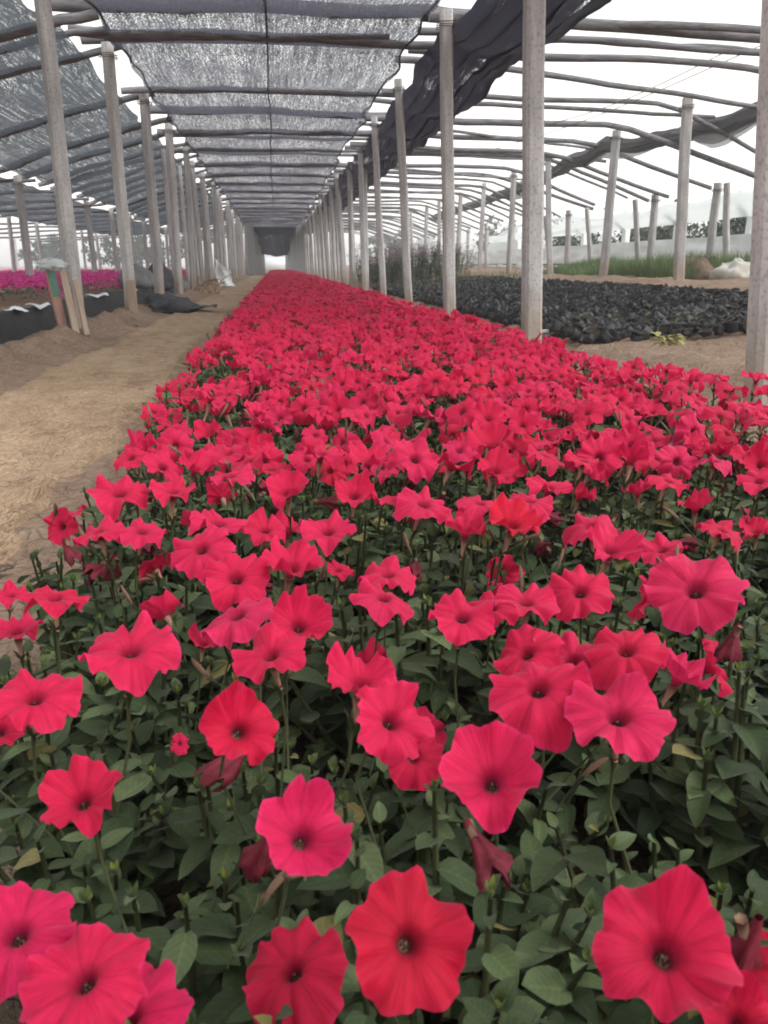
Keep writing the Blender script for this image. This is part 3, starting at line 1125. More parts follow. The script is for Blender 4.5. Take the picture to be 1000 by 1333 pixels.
def post(x, y, ztop, lean_x, lean_y, label, group, k, wid=1.0, tie=False, cat='post'):
    z0 = gz(x, y)
    root = empty('concrete_post', (x, y, z0 - 0.02))
    L = math.sqrt(lean_x ** 2 + lean_y ** 2 + (ztop - z0) ** 2)
    ax = Vector((lean_x, lean_y, ztop - z0)).normalized()
    root.rotation_mode = 'QUATERNION'
    root.rotation_quaternion = ax.to_track_quat('Z', 'Y') @ Quaternion((0, 0, 1), math.radians(90) * (k % 4) * 0 + rng.uniform(-.08, .08) - math.pi)
    tag(root, label, cat, group)
    o = link('shaft', POSTM[k % 5], root)
    o.scale = (wid * .92, wid * .92, L / 2.8)
    if tie:
        t = link('wire_tie', TIE, root, (0, 0, L - 0.14))
        t.scale = (wid * 1.0, wid * 1.0, 1)
    return root


def tri(t):
    return rng.uniform(-t, t)


# row beside the red bed
RY = [2.6, 5.2, 7.8, 10.47, 13.05, 15.9, 18.5, 21.0, 23.6, 26.2, 28.8, 31.4, 34, 36.6, 39.2, 41.8, 44.4, 47, 49.6, 52.2, 55, 58]
for i, y in enumerate(RY):
    lab = f'{ORD[i]} grey concrete post from the camera, in the row edging the red bed' if i < 9 else 'far grey concrete post past the ninth in the row edging the red bed'
    wid = [1.2, 1.14, 1.04, .98, .95][i] if i < 5 else rng.uniform(.85, 1)
    lx = [-.27, -.16, -.12, -.16, -.15][i] if i < 5 else -.1 + tri(.07)
    post([1.81, 1.76, 1.75][i] if i < 3 else 1.78, y, 2.80, lx, tri(.05), lab, 'concrete posts edging the red bed', i, wid, i < 8)
# row by the path
LY = [6.78, 9.25, 11.6, 13.9, 16.3, 18.6, 20.8, 23, 25.2, 27.5, 29.8, 32, 34.2, 36.4, 38.6, 41, 43.4, 46, 48.4, 51, 53.5, 56, 58.5]
for i, y in enumerate(LY):
    lab = f'{ORD[i]} grey concrete post from the camera, in the row beside the path' if i < 9 else 'far grey concrete post past the ninth in the row beside the dirt path'
    lx = [.03, .03, 0.02, 0.04][i] if i < 4 else tri(.09)
    post(-1.65, y, 2.78, lx, tri(.05), lab, 'concrete posts beside the dirt path', i + 2, rng.uniform(.95, 1.1), i < 8)
# thin side posts between, seen deep in the path row
for i, y in enumerate([15.1, 17.5, 19.7, 21.9, 24.1, 26.4, 28.6, 31, 33.1, 37, 40, 43, 46, 49, 52, 55]):
    post(-1.85, y, 2.55, tri(.08), tri(.05), 'slimmer grey side post doubling the far part of the path row', 'side posts doubling the path row', i, .75)
for i, y in enumerate([17.2, 19.8, 22.4, 25, 27.6, 30.2, 33, 36, 39, 42, 45, 48, 51, 54]):
    post(1.98, y, 2.6, -.1 + tri(.08), tri(.05), 'slimmer grey side post doubling the far part of the bed row', 'side posts doubling the bed row', i, .75)
# row behind the pink flowers
for i, y in enumerate([11.7, 14.1, 16.6, 19.1, 21.7, 24.3, 26.9, 29.5, 32]):
    lab = f'{ORD[i]} grey concrete post from the camera, behind the pink flower bed'
    post(-4.12, y, 1.98, tri(.05), tri(.05), lab, 'posts at the back of the pink bed', i, rng.uniform(.95, 1.1), i < 4)
for i, y in enumerate([17, 19.7, 22.3, 25, 27.7, 30.4, 33]):
    post(-6.9, y, 1.8, tri(.06), tri(.05), 'thin far post out beyond the pink flower bed', 'outer posts beyond the pink bed', i, .85)
for i, y in enumerate([22, 25, 28, 31, 34.5, 38]):
    post(-10.5, y, 1.6, tri(.06), tri(.05), 'faint outermost post against the pale horizon beyond the pink flowers', 'outermost posts beyond the pink bed', i, .9)
# row beyond the pots
R2Y = [8.1, 10.8, 13.5, 16.26, 19.3, 22.2, 25, 27.8, 30.6, 33.4, 36.2]
for i, y in enumerate(R2Y):
    lab = f'{ORD[i]} grey concrete post from the camera, in the row beyond the black pots'
    post(5.80, y, 2.76, [0, -.16, .02, -.2, .02, .05][i] if i < 6 else tri(.12), tri(.05), lab, 'posts beyond the black pots', i + 1, 1.25 if i < 3 else 1.1, i < 6)
# short row along the film wall, some with props
R3Y = [8.6, 11.1, 13.6, 15.9, 18.3, 20.7, 23.3, 26, 29, 32]
for i, y in enumerate(R3Y):
    lab = f'{ORD[i]} short rough post from the camera, before the white film wall'
    post(7.85, y, 1.98, tri(.08), tri(.05), lab, 'short posts before the film wall', i + 3, 1.2, True)
for i, y in enumerate([13.0, 16.4, 19.0, 22.0]):
    post(7.75 + .1, y, 1.9, -.35, -.25, f'leaning prop post, {ORD[i]} of four against the short posts by the film wall', 'leaning prop posts', i, .9)
for i, y in enumerate([12, 14.8, 17.7, 20.5, 23.4, 26.5, 30]):
    b = MB()
    b.box((0, 0, .55), (.16, .16, 1.7))
    o = link('white_pillar', b.mesh('white_pillar', M_WHITE), None, (9.35, y, gz(9.3, y)))
    tag(o, f'white square pillar, {ORD[i]} from the camera holding the film wall', 'pillar', 'white pillars of the film wall')


# ------------------------------------------------------------------ roof poles
def pole(p0, p1, r, label, group, seed, bow=0.0, via=None):
    p0, p1 = Vector(p0), Vector(p1)
    n = 18
    path, rad = [], []
    mid = p0.lerp(p1, .5)
    for k in range(n):
        t = k / (n - 1)
        if via is None:
            p = p0.lerp(p1, t) - mid
        else:                                     # bent over the middle post row
            c = Vector(via)
            f = (c - p0).length / ((c - p0).length + (p1 - c).length)
            lin = lambda q: p0.lerp(c, q / f) if q < f else c.lerp(p1, (q - f) / (1 - f))
            p = sum((lin(min(1, max(0, t + d_))) for d_ in (-.05, -.025, 0, .025, .05)), Vector()) / 5 - mid if .1 < t < .9 else lin(t) - mid
        p.z += bow * math.sin(math.pi * t) + 0.045 * nz(seed, t * 3, 1, 1.3) + 0.014 * nz(seed, t * 9, 5, 1.3)
        p.y += 0.06 * nz(seed, t * 3, 8, 1.1)
        path.append(p)
        rad.append(r * (1.12 - 0.28 * t) * (1 + 0.13 * nz(seed, t * 10, 3, 1)))
    b = MB()
    b.tube(path, rad, 8)
    o = link('roof_pole', b.mesh('roof_pole', M_POLE), None, mid)
    tag(o, label, 'roof pole', group)
    return o


BY = [1.7, 2.9, 4.1, 5.3] + [at_z(340, yy, 2.8).y for yy in (17, 44, 62, 117, 151, 170)]
yy = BY[-1] + 1.1
while yy < 56:
    BY.append(yy)
    yy += rng.uniform(0.95, 1.35)
spans = [('middle aisle', -1.8, 2.80, 1.85, 2.82), ('black walled bed', -4.2, 1.98, -1.62, 2.76), ('black pots', 1.62, 2.80, 5.9, 2.74)]
for bi, (nm, xa, za, xb, zb) in enumerate(spans):
    vis = 0
    for i, y in enumerate(BY):
        if bi == 0 and y < 4:
            pass
        yj = y + (tri(.25) if bi else 0)
        seed = bi * 100 + i * 1.7
        r = rng.uniform(0.034, 0.052) + (0.014 if i in (4, 8) else 0)
        o = [0.03, -0.055][i % 2] if bi == 0 else tri(.03)
        q = project(((xa + xb) / 2, yj, zb))
        seen = q is not None and q[1] > -40
        if seen:
            vis += 1
        lab = f'weathered wooden pole, {ORD[vis - 1]} in view spanning the roof above the {nm}' if seen and vis <= 10 else (
            f'overhead wooden pole just out of view above the {nm}' if not seen else f'thin far wooden pole past the tenth across the roof above the {nm}')
        if bi == 2:
            pole((xa - .1, yj + tri(.1), za + o), (8.0, yj + tri(.7), 1.97 + tri(.09)), r * .95, lab, f'roof poles above the {nm}', seed, 0, (5.75 + tri(.2), yj + tri(.25), 2.74 + o + tri(.05)))
        else:
            pole((xa - .1, yj + tri(.08), za + o), (xb + .12, yj + tri(.08), zb + o), r, lab, f'roof poles above the {nm}', seed, 0.05 if bi == 1 else (0.02 if bi == 0 else -0.03))
        if i in (5, 9, 14) and bi in (0, 2):
            pole((xa + .2, yj + .12, za + o), (xb - .6, yj - .12, zb + o + .01), r * .7, f'thin extra pole, {["first","second","third"][(5, 9, 14).index(i)]} of three doubling a roof pole above the {nm}', f'doubled roof poles above the {nm}', seed + 50)
for i, y in enumerate(list(np.arange(13, 36, 1.9))):
    pole((-7.0, y, 1.8), (-4.0, y + tri(.2), 1.97), .036, 'low outer roof pole beyond the pink flower bed', 'outer roof poles beyond the pink bed', 500 + i)
for i, y in enumerate(list(np.arange(17, 40, 2.7))):
    pole((-10.7, y, 1.6), (-6.8, y + tri(.2), 1.8), .036, 'lowest outermost roof pole against the pale horizon', 'outermost roof poles', 540 + i)


# ------------------------------------------------------------------ shade nets
def net_sheet(xa, za, xb, zb, y0, y1, sag, seed, nx=26, edge=0.05, curl=0.0):
    ys = [y0]
    while ys[-1] < y1:
        ys.append(ys[-1] + (0.14 if ys[-1] < 20 else 0.3))
    P, U = [], []
    for y in ys:
        wob_a = edge * nz(seed, y, 0, 1.3) * 2
        wob_b = edge * nz(seed, y, 5, 1.3) * 2
        k = min((abs(y - by) for by in BY), default=1)
        for i in range(nx):
            t = i / (nx - 1)
            x = xa + wob_a + (xb + wob_b - xa - wob_a) * t
            z = za + (zb - za) * t - sag * math.sin(math.pi * t) - 0.05 * min(1, k / 0.6)
            z += 0.03 * nz(x, y, seed, 1.8) + 0.02 * nz(x * 6, y * .5, seed, 1.5)
            z -= curl * (max(0, 0.12 - t) / .12 + max(0, t - 0.88) / .12) ** 2
            P.append((x, y, z))
    b = MB()
    b.grid(P, nx, len(ys))
    return b


root = link('shade_net', net_sheet(-1.52, 2.80, 1.47, 2.82, 3.2, 52, 0.03, 3, 34, .05, .06).mesh('shade_net', M_NET))
tag(root, 'black woven shade net stretched over the middle aisle', 'shade net')
b = MB()
b.tube([(0.02 + 0.03 * nz(y, 3, 1, .8), y, 2.755 + 0.02 * nz(y, 1, 1, 1)) for y in np.arange(3.2, 52, .5)], 0.011, 5)
link('seam', b.mesh('seam', M_BLACK), root)
b = MB()
for xs_ in (-1.50, 1.46):
    b.tube([(xs_ + 0.10 * nz(3 if xs_ < 0 else 3, y, 0 if xs_ < 0 else 5, 1.3), y, 2.735 + 0.02 * nz(y, 1, 1, 1)) for y in np.arange(3.2, 52, .2)], 0.012, 5)
link('hem', b.mesh('hem', M_BLACK), root)
o = link('shade_net', net_sheet(-4.0, 2.04, -1.90, 2.68, 3.2, 38, -0.03, 11, 22, .04, .02).mesh('shade_net', M_NETL))
tag(o, 'greenish black shade net sloping over the black walled bed', 'shade net')
o = link('shade_net', net_sheet(-6.8, 1.82, -4.3, 1.97, 8, 36, 0.02, 17, 18, .05, .02).mesh('shade_net', M_NETL))
tag(o, 'outer low shade net over the far pink flowers', 'shade net')


def bundle(name, spine, prof, mat, label, seed=0, am=1.0):
    """net drawn together into long hanging folds; prof: list of (x, z) across"""
    P = []
    n = len(prof)
    for j, c in enumerate(spine):
        for i, (x, z) in enumerate(prof):
            s = 1 + am * 0.35 * nz(seed + i * .21, j * .33, 2, 1)
            P.append((c[0] + x * s + am * 0.03 * nz(i * .7, j * .35, seed, 1), c[1], c[2] + z * s + am * 0.05 * nz(i * .5, j * .4, seed + 9, 1)))
    b = MB()
    b.grid(P, n, len(spine))
    o = link(name, b.mesh(name, mat))
    tag(o, label, 'shade net')
    return o


ys = list(np.arange(3.0, 52, 0.2))
spine = []
for y in ys:
    k = min(abs(y - by) for by in BY)
    spine.append((2.14 + 0.08 * nz(y, 0, 0, .5), y, 2.76 - 0.09 * min(1, k / .6)))
prof = []
for i in range(64):
    t = i / 63
    prof.append((-0.46 + 0.98 * t + 0.05 * math.sin(t * 31), -0.04 - 0.17 * math.sin(math.pi * t) ** 0.8 - 0.05 * abs(math.sin(t * 9.5)) + 0.012 * math.sin(t * 47)))
bundle('bundled_net', spine, prof, M_NETB, 'thick hanging bundle of black shade net along the row edging the red bed', seed=5, am=0.35)

for i, (y, dyy) in enumerate([(6.1, .8), (8.3, -.9), (9.9, .7), (12.2, -.8), (14.1, .9), (16.8, -.7), (19.5, .8)]):
    pole((1.5, y, 2.86), (6.6 + tri(.4), y + dyy, 2.60), rng.uniform(.026, .04), f'slanting extra pole, {ORD[i]} from the camera crossing the roof above the pots', 'slanting extra poles above the pots', 700 + i, .02)
# second, thinner roll slung along the row beyond the pots
pts = [(1120, 95), (985, 146), (905, 166), (880, 176), (790, 188), (742, 210), (700, 232), (650, 254), (600, 271), (560, 283)]
spine = []
W = [at_z(px, py, 2.62) for px, py in pts]
for a, c in zip(W, W[1:]):
    for k in range(8):
        spine.append(tuple(a.lerp(c, k / 8) + Vector((0, 0, -0.06 * math.sin(math.pi * k / 8)))))
prof = [(0.11 * math.cos(a) * (1 + .3 * math.sin(5 * a)), 0.10 * math.sin(a) * (1 + .25 * math.cos(7 * a))) for a in np.linspace(0, 2 * math.pi, 28)]
ROLL = spine
rolled = bundle('rolled_net', spine, prof, M_NETR, 'grey shade net rolled and slung along the row beyond the black pots', seed=2)
NETLOOSE = m_net('loose_net', 1.2, (0.10, 0.10, 0.10), (60, 60, 60), .05, 110)
P = []
for j_, c in enumerate(ROLL):
    hang = .05 + .26 * max(0, nz(j_ * .11, 3, 8, 1) + .15)
    for k in range(7):
        P.append((c[0] + .10 * nz(j_ * .2, k * .5, 3) * k / 6, c[1] + .05 * nz(j_ * .3, k * .3, 9), c[2] - .06 - hang * k / 6))
b = MB()
b.grid(P, 7, len(ROLL))
link('loose_edge', b.mesh('loose_edge', NETLOOSE), rolled)
A, B_, C_ = at_z(905, 168, 2.60), at_z(990, 150, 2.60), at_z(930, 193, 2.45)
P = []
for j in range(9):
    v = j / 8
    for i in range(13):
        u = i / 12
        top = A.lerp(B_, u)
        P.append(top + (C_ - A.lerp(B_, .45)) * v * math.sin(math.pi * (0.12 + .76 * u)) + Vector((0, .04 * math.sin(u * 18), 0)))
b = MB()
b.grid(P, 13, 9)
o = link('net_flap', b.mesh('net_flap', NETLOOSE))
tag(o, 'loose triangular flap of thin net hanging from the rolled net', 'shade net')
# sagging net across the far end of the aisle
P = []
for j in range(12):
    v = j / 11
    for i in range(24):
        u = i / 23
        x = -1.75 + 3.6 * u
        z = 2.80 - v ** 1.4 * (1.35 + 0.3 * math.sin(math.pi * u) + .5 * nz(u * 4, 0, 3)) + .06 * nz(u * 9, v * 6, 2)
        P.append((x, 49 + v * 8 + .2 * math.sin(u * 22), z))
b = MB()
b.grid(P, 24, 12)
o = link('end_net', b.mesh('end_net', M_NETB))
tag(o, 'black net sagging low across the far end of the aisle', 'shade net')
for k_, (xs_, y0_, lab) in enumerate([(-1.52, 44, 'added grey net curtain narrowing the bright gap, path side of the far aisle end'), (1.62, 43, 'added grey net curtain narrowing the bright gap, pot side of the far aisle end')]):  # curtains added in place of crowded posts, to narrow the bright gap
    P = []
    ysn = list(np.arange(y0_, 60, .5))
    for y in ysn:
        for q in range(6):
            P.append((xs_ + (.06 if k_ == 0 else -.06) * (y - y0_) * .9 * (1 if k_ == 0 else .9) + .08 * math.sin(y * 2.3 + q * .4), y, gz(xs_, y) + 2.7 * q / 5))
    b = MB()
    b.grid(P, 6, len(ysn))
    o = link('added_net_curtain', b.mesh('added_net_curtain', M_NETR))
    tag(o, lab, 'net curtain', 'added net curtains at the far aisle end')
b = MB()
for i, (px, py, qx, qy) in enumerate([(1000, 55, 640, 195), (940, 70, 700, 165)]):
    a, c = at_z(px, py, 2.9), at_z(qx, qy, 2.78)
    n = 12
    b = MB()
    b.tube([a.lerp(c, k / n) + Vector((0, 0, -.10 * math.sin(math.pi * k / n))) for k in range(n + 1)], 0.006, 5)
    o = link('slack_wire', b.mesh('slack_wire', M_WIRE))
    tag(o, ['longer thin slack wire crossing the open roof above the black pots', 'shorter thin slack wire above the black pots'][i], 'wire', 'slack wires over the open roof')


# ------------------------------------------------------------------ black walled bed by the path
P = []
ys = list(np.arange(4.6, 22, .12))
for y in ys:
    for k, (dx, z) in enumerate([(0.05, -0.02), (0.02, 0.08), (0.0, 0.17), (-0.02, 0.235), (-0.06, 0.25), (-0.16, 0.24)]):
        P.append((-1.97 + dx + .025 * nz(y, k * .3, 2, 1.9), y, z + .018 * nz(y, k * .5, 7, 2.2)))
b = MB()
b.grid(P, 6, len(ys))
o = link('film_wall', b.mesh('film_wall', M_BLACK))
tag(o, 'low black plastic film wall edging the raised bed by the path', 'film wall')
P = []
xs = list(np.linspace(-4.0, -2.1, 16))
ys2 = list(np.arange(4.6, 30, .2))
for y in ys2:
    for x in xs:
        P.append((x, y, 0.19 + .03 * nz(x, y, 3, 3)))
b = MB()
b.grid(P, len(xs), len(ys2))
structure('raised_bed_soil', b.mesh('raised_bed_soil', M_SOIL))
for i, (px, py, wpx, yv) in enumerate([(74, 398, 34, 7.0), (155, 379, 52, 9.3), (215, 375, 40, 11.4), (20, 402, 20, 6.4)]):
    c = Vector((-2.02, yv, .262))
    b = MB()
    Pq = []
    L = [.18, .32, .24, .12][i]
    for j in range(12):
        for k in range(5):
            Pq.append((-.05 + .03 * k + .02 * nz(j, k, i, .7), -L + 2 * L * j / 11, .012 * math.sin(k * 1.2 + j * .35 + i) - .02 * (k == 4)))
    b.grid(Pq, 5, 12)
    o = link('film_scrap', b.mesh('film_scrap', M_WHITE), None, c)
    tag(o, 'crumpled white film strip on the black wall ' + ['before the nearest path post', 'behind the second path post', 'behind the third path post', 'at the picture edge'][i], 'plastic film', 'white film strips on the black wall')


# ------------------------------------------------------------------ clutter by the first path posts
def blob(seed, rx, ry, rz, amp=.25, n=24, m=14, freq=1.6, flat=True):
    b = MB()
    P = []
    for j in range(m):
        ph = math.pi * j / (m - 1)
        for i in range(n):
            th = 2 * math.pi * i / n
            d = Vector((math.sin(ph) * math.cos(th), math.sin(ph) * math.sin(th), math.cos(ph)))
            s = 1 + amp * noise.noise(d * freq + Vector((seed, 0, 0))) + amp * .5 * noise.noise(d * freq * 3 + Vector((0, seed, 0)))
            p = Vector((d.x * rx * s, d.y * ry * s, d.z * rz * s))
            if flat and p.z < 0:
                p.z *= .25
            P.append(p)
    b.grid(P, n, m, 0, True)
    return b


def plank(pa, pb, w, t, mat, name, label, cat='plank', group=None):
    pa, pb = Vector(pa), Vector(pb)
    d = pb - pa
    q = d.to_track_quat('Z', 'Y').to_matrix()
    b = MB()
    b.box((0, 0, d.length / 2), (w, t, d.length), 0)
    me = b.mesh(name, mat, smooth=False)
    o = link(name, me, None, pa)
    o.rotation_euler = d.to_track_quat('Z', 'Y').to_euler()
    tag(o, label, cat, group)
    return o


PY = 6.55
g0 = 0.04
o = plank((-1.71, PY, g0), (-1.77, PY + .05, .56), .075, .025, m_plain('faded_red_board', (.28, .15, .12), (.36, .21, .17), 9, .8, .3), 'propped_board', 'faded red board with a green painted patch propped against the nearest path post', 'board')
b = MB()
b.box((0, 0, .40), (.070, .030, .2))
link('paint_patch', b.mesh('paint_patch', m_plain('green_paint', (.07, .15, .11), (.1, .2, .15), 20, .6, .1), smooth=False), o)
plank((-1.60, PY - .06, g0), (-1.70, PY + .12, .62), .05, .025, M_PLANK, 'wooden_stake', 'bare brown stake leaning on the nearest path post by the red board', 'stake', 'stakes on the nearest path post')
plank((-1.53, PY - .02, g0), (-1.60, PY + .12, .46), .04, .025, M_PLANK, 'wooden_stake', 'shorter split stake on the path side of the nearest path post', 'stake', 'stakes on the nearest path post')
o = link('tied_bag', blob(4, .11, .05, .04, .8, freq=2.4, flat=False).mesh('tied_bag', M_FILM), None, (-1.73, PY - .05, .58))
tag(o, 'white plastic bag tied across the propped boards at the nearest path post', 'bag')
plank((-1.60, 9.12, .04), (-1.60, 9.14, .42), .09, .03, M_PLANK, 'wooden_stake', 'short flat brown stake standing against the second path post', 'stake', 'stakes on the path posts')
# dumped black net on the path edge
o = link('net_heap', blob(8, .34, .5, .17, .45, 30, 18).mesh('net_heap', M_DUST), None, (-1.42, 10.4, .04))
o.rotation_euler = (0, 0, .5)
tag(o, 'crumpled black net heap dumped on the edge of the dirt path', 'net heap')
P = []
for j in range(8):
    for i in range(10):
        P.append((-.25 + .5 * i / 9, -.28 + .5 * j / 7 + .05 * nz(i * .4, j * .4, 4), .03 + .03 * nz(i * .6, j * .5, 2) + .03 * (i / 9)))
b = MB(); b.grid(P, 10, 8)
o = link('net_scrap', b.mesh('net_scrap', M_DUST), None, (-1.0, 10.15, .03))
tag(o, 'small flat black net scrap lying beside the dumped net heap', 'net scrap')
for i, (x, y, z, rx, rz) in enumerate([(-2.15, 12.5, .28, .24, .30), (-2.1, 13.3, .26, .2, .28), (-2.1, 14.6, .22, .3, .38), (-1.95, 15.6, .1, .28, .33)]):
    o = link('grey_sack', blob(20 + i, rx, rx * .9, rz, .2, freq=1.2).mesh('grey_sack', M_GREY if i != 2 else M_DUST), None, (x, y, z))
    tag(o, 'bulging sack heaped behind the path posts, ' + ['nearest of four and mid grey', 'second of four and smaller', 'dark third of four', 'farthest of four by the sticks'][i], 'sack', 'sacks behind the path posts')
for i in range(11):
    a = rng.uniform(-.9, .9)
    b = MB()
    L = rng.uniform(.5, .95)
    b.tube([(0, 0, 0), (L * .3 * math.sin(a), L * .5 * math.cos(a * 2), L * .25), (L * .7 * math.sin(a), L * math.cos(a * 2) * .8, L * .35)], [.02, .016, .01], 5)
    o = link('dry_stick', b.mesh('dry_stick', M_STICK), None, (-1.4 + rng.uniform(-.25, .3), 16.2 + rng.uniform(-.8, .8), .06))
    tag(o, 'dry brown stick in the loose pile at the path edge past the net heap', 'stick', 'dry sticks at the path edge')
P = []
for j in range(12):
    v = j / 11
    for i in range(10):
        u = i / 9
        P.append((-.2 + .4 * u + .06 * nz(u * 3, v * 3, 1) + .3 * max(0, .35 - v), -.1 + .05 * math.sin(u * 9) - .3 * max(0, .4 - v), .02 + .7 * v * (1 - .5 * u) + .03 * nz(u * 5, v * 5, 3)))
b = MB(); b.grid(P, 10, 12)
o = link('white_bag', b.mesh('white_bag', M_WHITE), None, (-1.36, 21.5, .03))
tag(o, 'white plastic bag slumped at the far path edge', 'bag')

# ------------------------------------------------------------------ black pots


def pot_mesh(seed):
    r = random.Random(seed)
    b = MB()
    n = 16
    ph = [r.uniform(0, 6.28) for _ in range(4)]
    rings = [(0.034, 0.0), (0.043, 0.003), (0.050, 0.045), (0.056, 0.088), (0.058, 0.098), (0.054, 0.098), (0.050, 0.078)]
    P = []
    sq = r.uniform(.0, .22)
    for k, (rr, z) in enumerate(rings):
        for i in range(n):
            a = 2 * math.pi * i / n
            cr = 1 + (0.05 + 0.04 * k / 6) * math.sin(3 * a + ph[0] + k * .4) + .05 * math.sin(5 * a + ph[1] + k * .7) - sq * .3 * math.cos(2 * a + ph[2])
            P.append((rr * cr * math.cos(a), rr * cr * math.sin(a), z * (1 + .10 * math.sin(2 * a + ph[3]))))
    b.grid(P, n, len(rings), 0, True)
    b.f.append(tuple(range(n))); b.mi.append(0)
    me = b.mesh('pot_body', M_POT)
    s = MB()
    o = MB()
    s.add([(0.050 * math.cos(2 * math.pi * i / n), 0.050 * math.sin(2 * math.pi * i / n), .078 + r.uniform(-.006, .006)) for i in range(n)] + [(0, 0, .084)], [(i, (i + 1) % n, n) for i in range(n)])
    return me, s.mesh('pot_soil', M_MULCH)


POTS = [pot_mesh(i) for i in range(7)]
pp = []
y = 4.75
while y < 17.2:
    x = 2.02
    while x < 4.75:
        pxx, pyy = x + tri(.03), y + tri(.03)
        front = 4.95 + 0.10 * nz(pxx, 0, 4, 2) - 0.30 * sm(2.6, 4.2, pxx)
        left = 2.08 + .07 * nz(0, pyy, 3, 1.4)
        right = 4.55 + .15 * nz(0, pyy, 8, 1)
        if pyy > front and left < pxx < right:
            pp.append((pxx, pyy))
        x += .098
    y += .097
pp.sort(key=lambda p: math.hypot(*p))
vis = [p for p in pp if (project((p[0], p[1], .2)) or (0, 0))[0] < 1060]
nearp = vis[:290]
setn = set(nearp)
for i, (x, y) in enumerate(nearp):
    root = empty('plant_pot', (x, y, gz(x, y) + .005 + rng.uniform(0, .025)))
    big = rng.random() < .5
    root.rotation_euler = (rng.uniform(-1.2, 1.2) if big else tri(.25), rng.uniform(-1.2, 1.2) if big else tri(.25), rng.uniform(0, 6.28))
    s = rng.uniform(.66, 1.0)
    root.scale = (s, s * rng.uniform(.75, 1.1), s * rng.uniform(.5, .95))
    if big:
        root.location.z += .02
    c = 'toppled' if big else 'upright'
    third = 'by the concrete posts' if x < 2.8 else ('in the middle' if x < 3.7 else 'toward the far soil ridge')
    tag(root, f'{c} small black plastic pot packed {third} of the pot block', 'plant pot', 'black plastic pots packed on the soil')
    m = POTS[i % 7]
    link('pot_body', m[0], root)
    link('pot_soil', m[1], root)
b = MB()
for (x, y) in pp:
    if (x, y) in setn:
        continue
    n = 8
    z0 = gz(x, y) + rng.uniform(0, .04)
    tx, ty = tri(.5), tri(.5)
    R = Matrix.Rotation(tx, 3, 'X') @ Matrix.Rotation(ty, 3, 'Y')
    P = []
    for (rr, z) in ((.036, 0), (.056, .075), (.05, .078), (.046, .055)):
        for i in range(n):
            a = 2 * math.pi * i / n
            P.append(R @ Vector((rr * math.cos(a), rr * math.sin(a), z * rng.uniform(.6, 1.25))) * .88 + Vector((x, y, z0)))
    b.grid(P, n, 4, 0, True)
    b.f.append(tuple(len(b.v) - n + i for i in range(n))); b.mi.append(1)
o = link('plant_pot_mass', b.mesh('plant_pot_mass', [M_POT, M_MULCH], smooth=False))
tag(o, 'farther black pots massed together behind the nearer ones', 'plant pots', kind='stuff')
# sparse seedlings and a yellowing plant in the pots
k_ = 0
for i, (x, y) in enumerate(rng.sample(nearp, 26)):
    b = MB()
    r = random.Random(i)
    for t in range(9):
        a = r.uniform(0, 6.28)
        leaf_into(b, Vector((0, 0, .01 + .004 * t)), Vector((math.cos(a), math.sin(a), r.uniform(.1, 1.2))), Vector((0, 0, 1)), r.uniform(.03, .06), .018, .3, .3, 0, 3)
    o = link('seedling', b.mesh('seedling', M_HERB), None, (x, y, gz(x, y) + .09))
    tag(o, 'tiny green seedling sprouting from a black pot', 'seedling', 'seedlings in the black pots')
c = at_z(873, 420, .28)
b = MB()
for t in range(34):
    a = rng.uniform(0, 6.28)
    leaf_into(b, Vector((tri(.05), tri(.05), .02 + rng.uniform(0, .05))), Vector((math.cos(a), math.sin(a), rng.uniform(0, .9))), Vector((0, 0, 1)), rng.uniform(.05, .09), .035, .3, .4, 0, 3)
o = link('yellow_seedling', b.mesh('yellow_seedling', m_leaf('yellow_leaf', (.28, .25, .08), (.38, .34, .12), (.45, .42, .2))), None, (c.x, c.y, gz(c.x, c.y) + .09))
tag(o, 'yellowing leafy plant lying on the black pots near the nearest post', 'plant')
c = at_z(722, 432, .08)
plank((c.x - .16, c.y + .05, gz(c.x, c.y) + .03), (c.x + .22, c.y - .1, gz(c.x, c.y) + .05), .05, .02, M_WHITE, 'pale_strip', 'pale strip of film lying on soil by the second post of the bed row', 'strip')

# small clods and stones on the bare soil
for i in range(30):
    if i % 2:
        x, y = rng.uniform(1.25, 2.1), rng.uniform(1.6, 6)
    else:
        x, y = rng.uniform(-1.75, -0.45), rng.uniform(1.2, 8)
    s = rng.uniform(.008, .022)
    o = link('soil_clod', blob(60 + i, s, s * rng.uniform(.7, 1.2), s * .7, .9, 10, 7, 2.4).mesh('soil_clod', M_SOIL if i % 3 else M_PATH), None, (x, y, gz(x, y) + .012))
    tag(o, 'small soil clod lying on the ground ' + ('between the red bed and the black pots' if i % 2 else 'on or beside the dirt path'), 'soil clod', 'soil clods on the ground')


for i in range(14):
    x, y = -0.40 + tri(.05), 1.5 + i * .42 + tri(.15)
    b = MB()
    r = random.Random(900 + i)
    for t in range(r.randint(10, 22)):
        a = r.uniform(0, 6.28)
        leaf_into(b, Vector((r.gauss(0, .03), r.gauss(0, .04), r.uniform(0, .02))), Vector((math.cos(a), math.sin(a), r.uniform(.0, .9))), Vector((0, 0, 1)), r.uniform(.02, .06), .012, .3, .5, 0, 3)
    o = link('weed_tuft', b.mesh('weed_tuft', M_HERB if i % 3 else M_STEM), None, (x, y, gz(x, y) + .012))
    tag(o, 'small ragged weed on bare soil between the red bed and the path', 'weed', 'weeds along the bed edge')


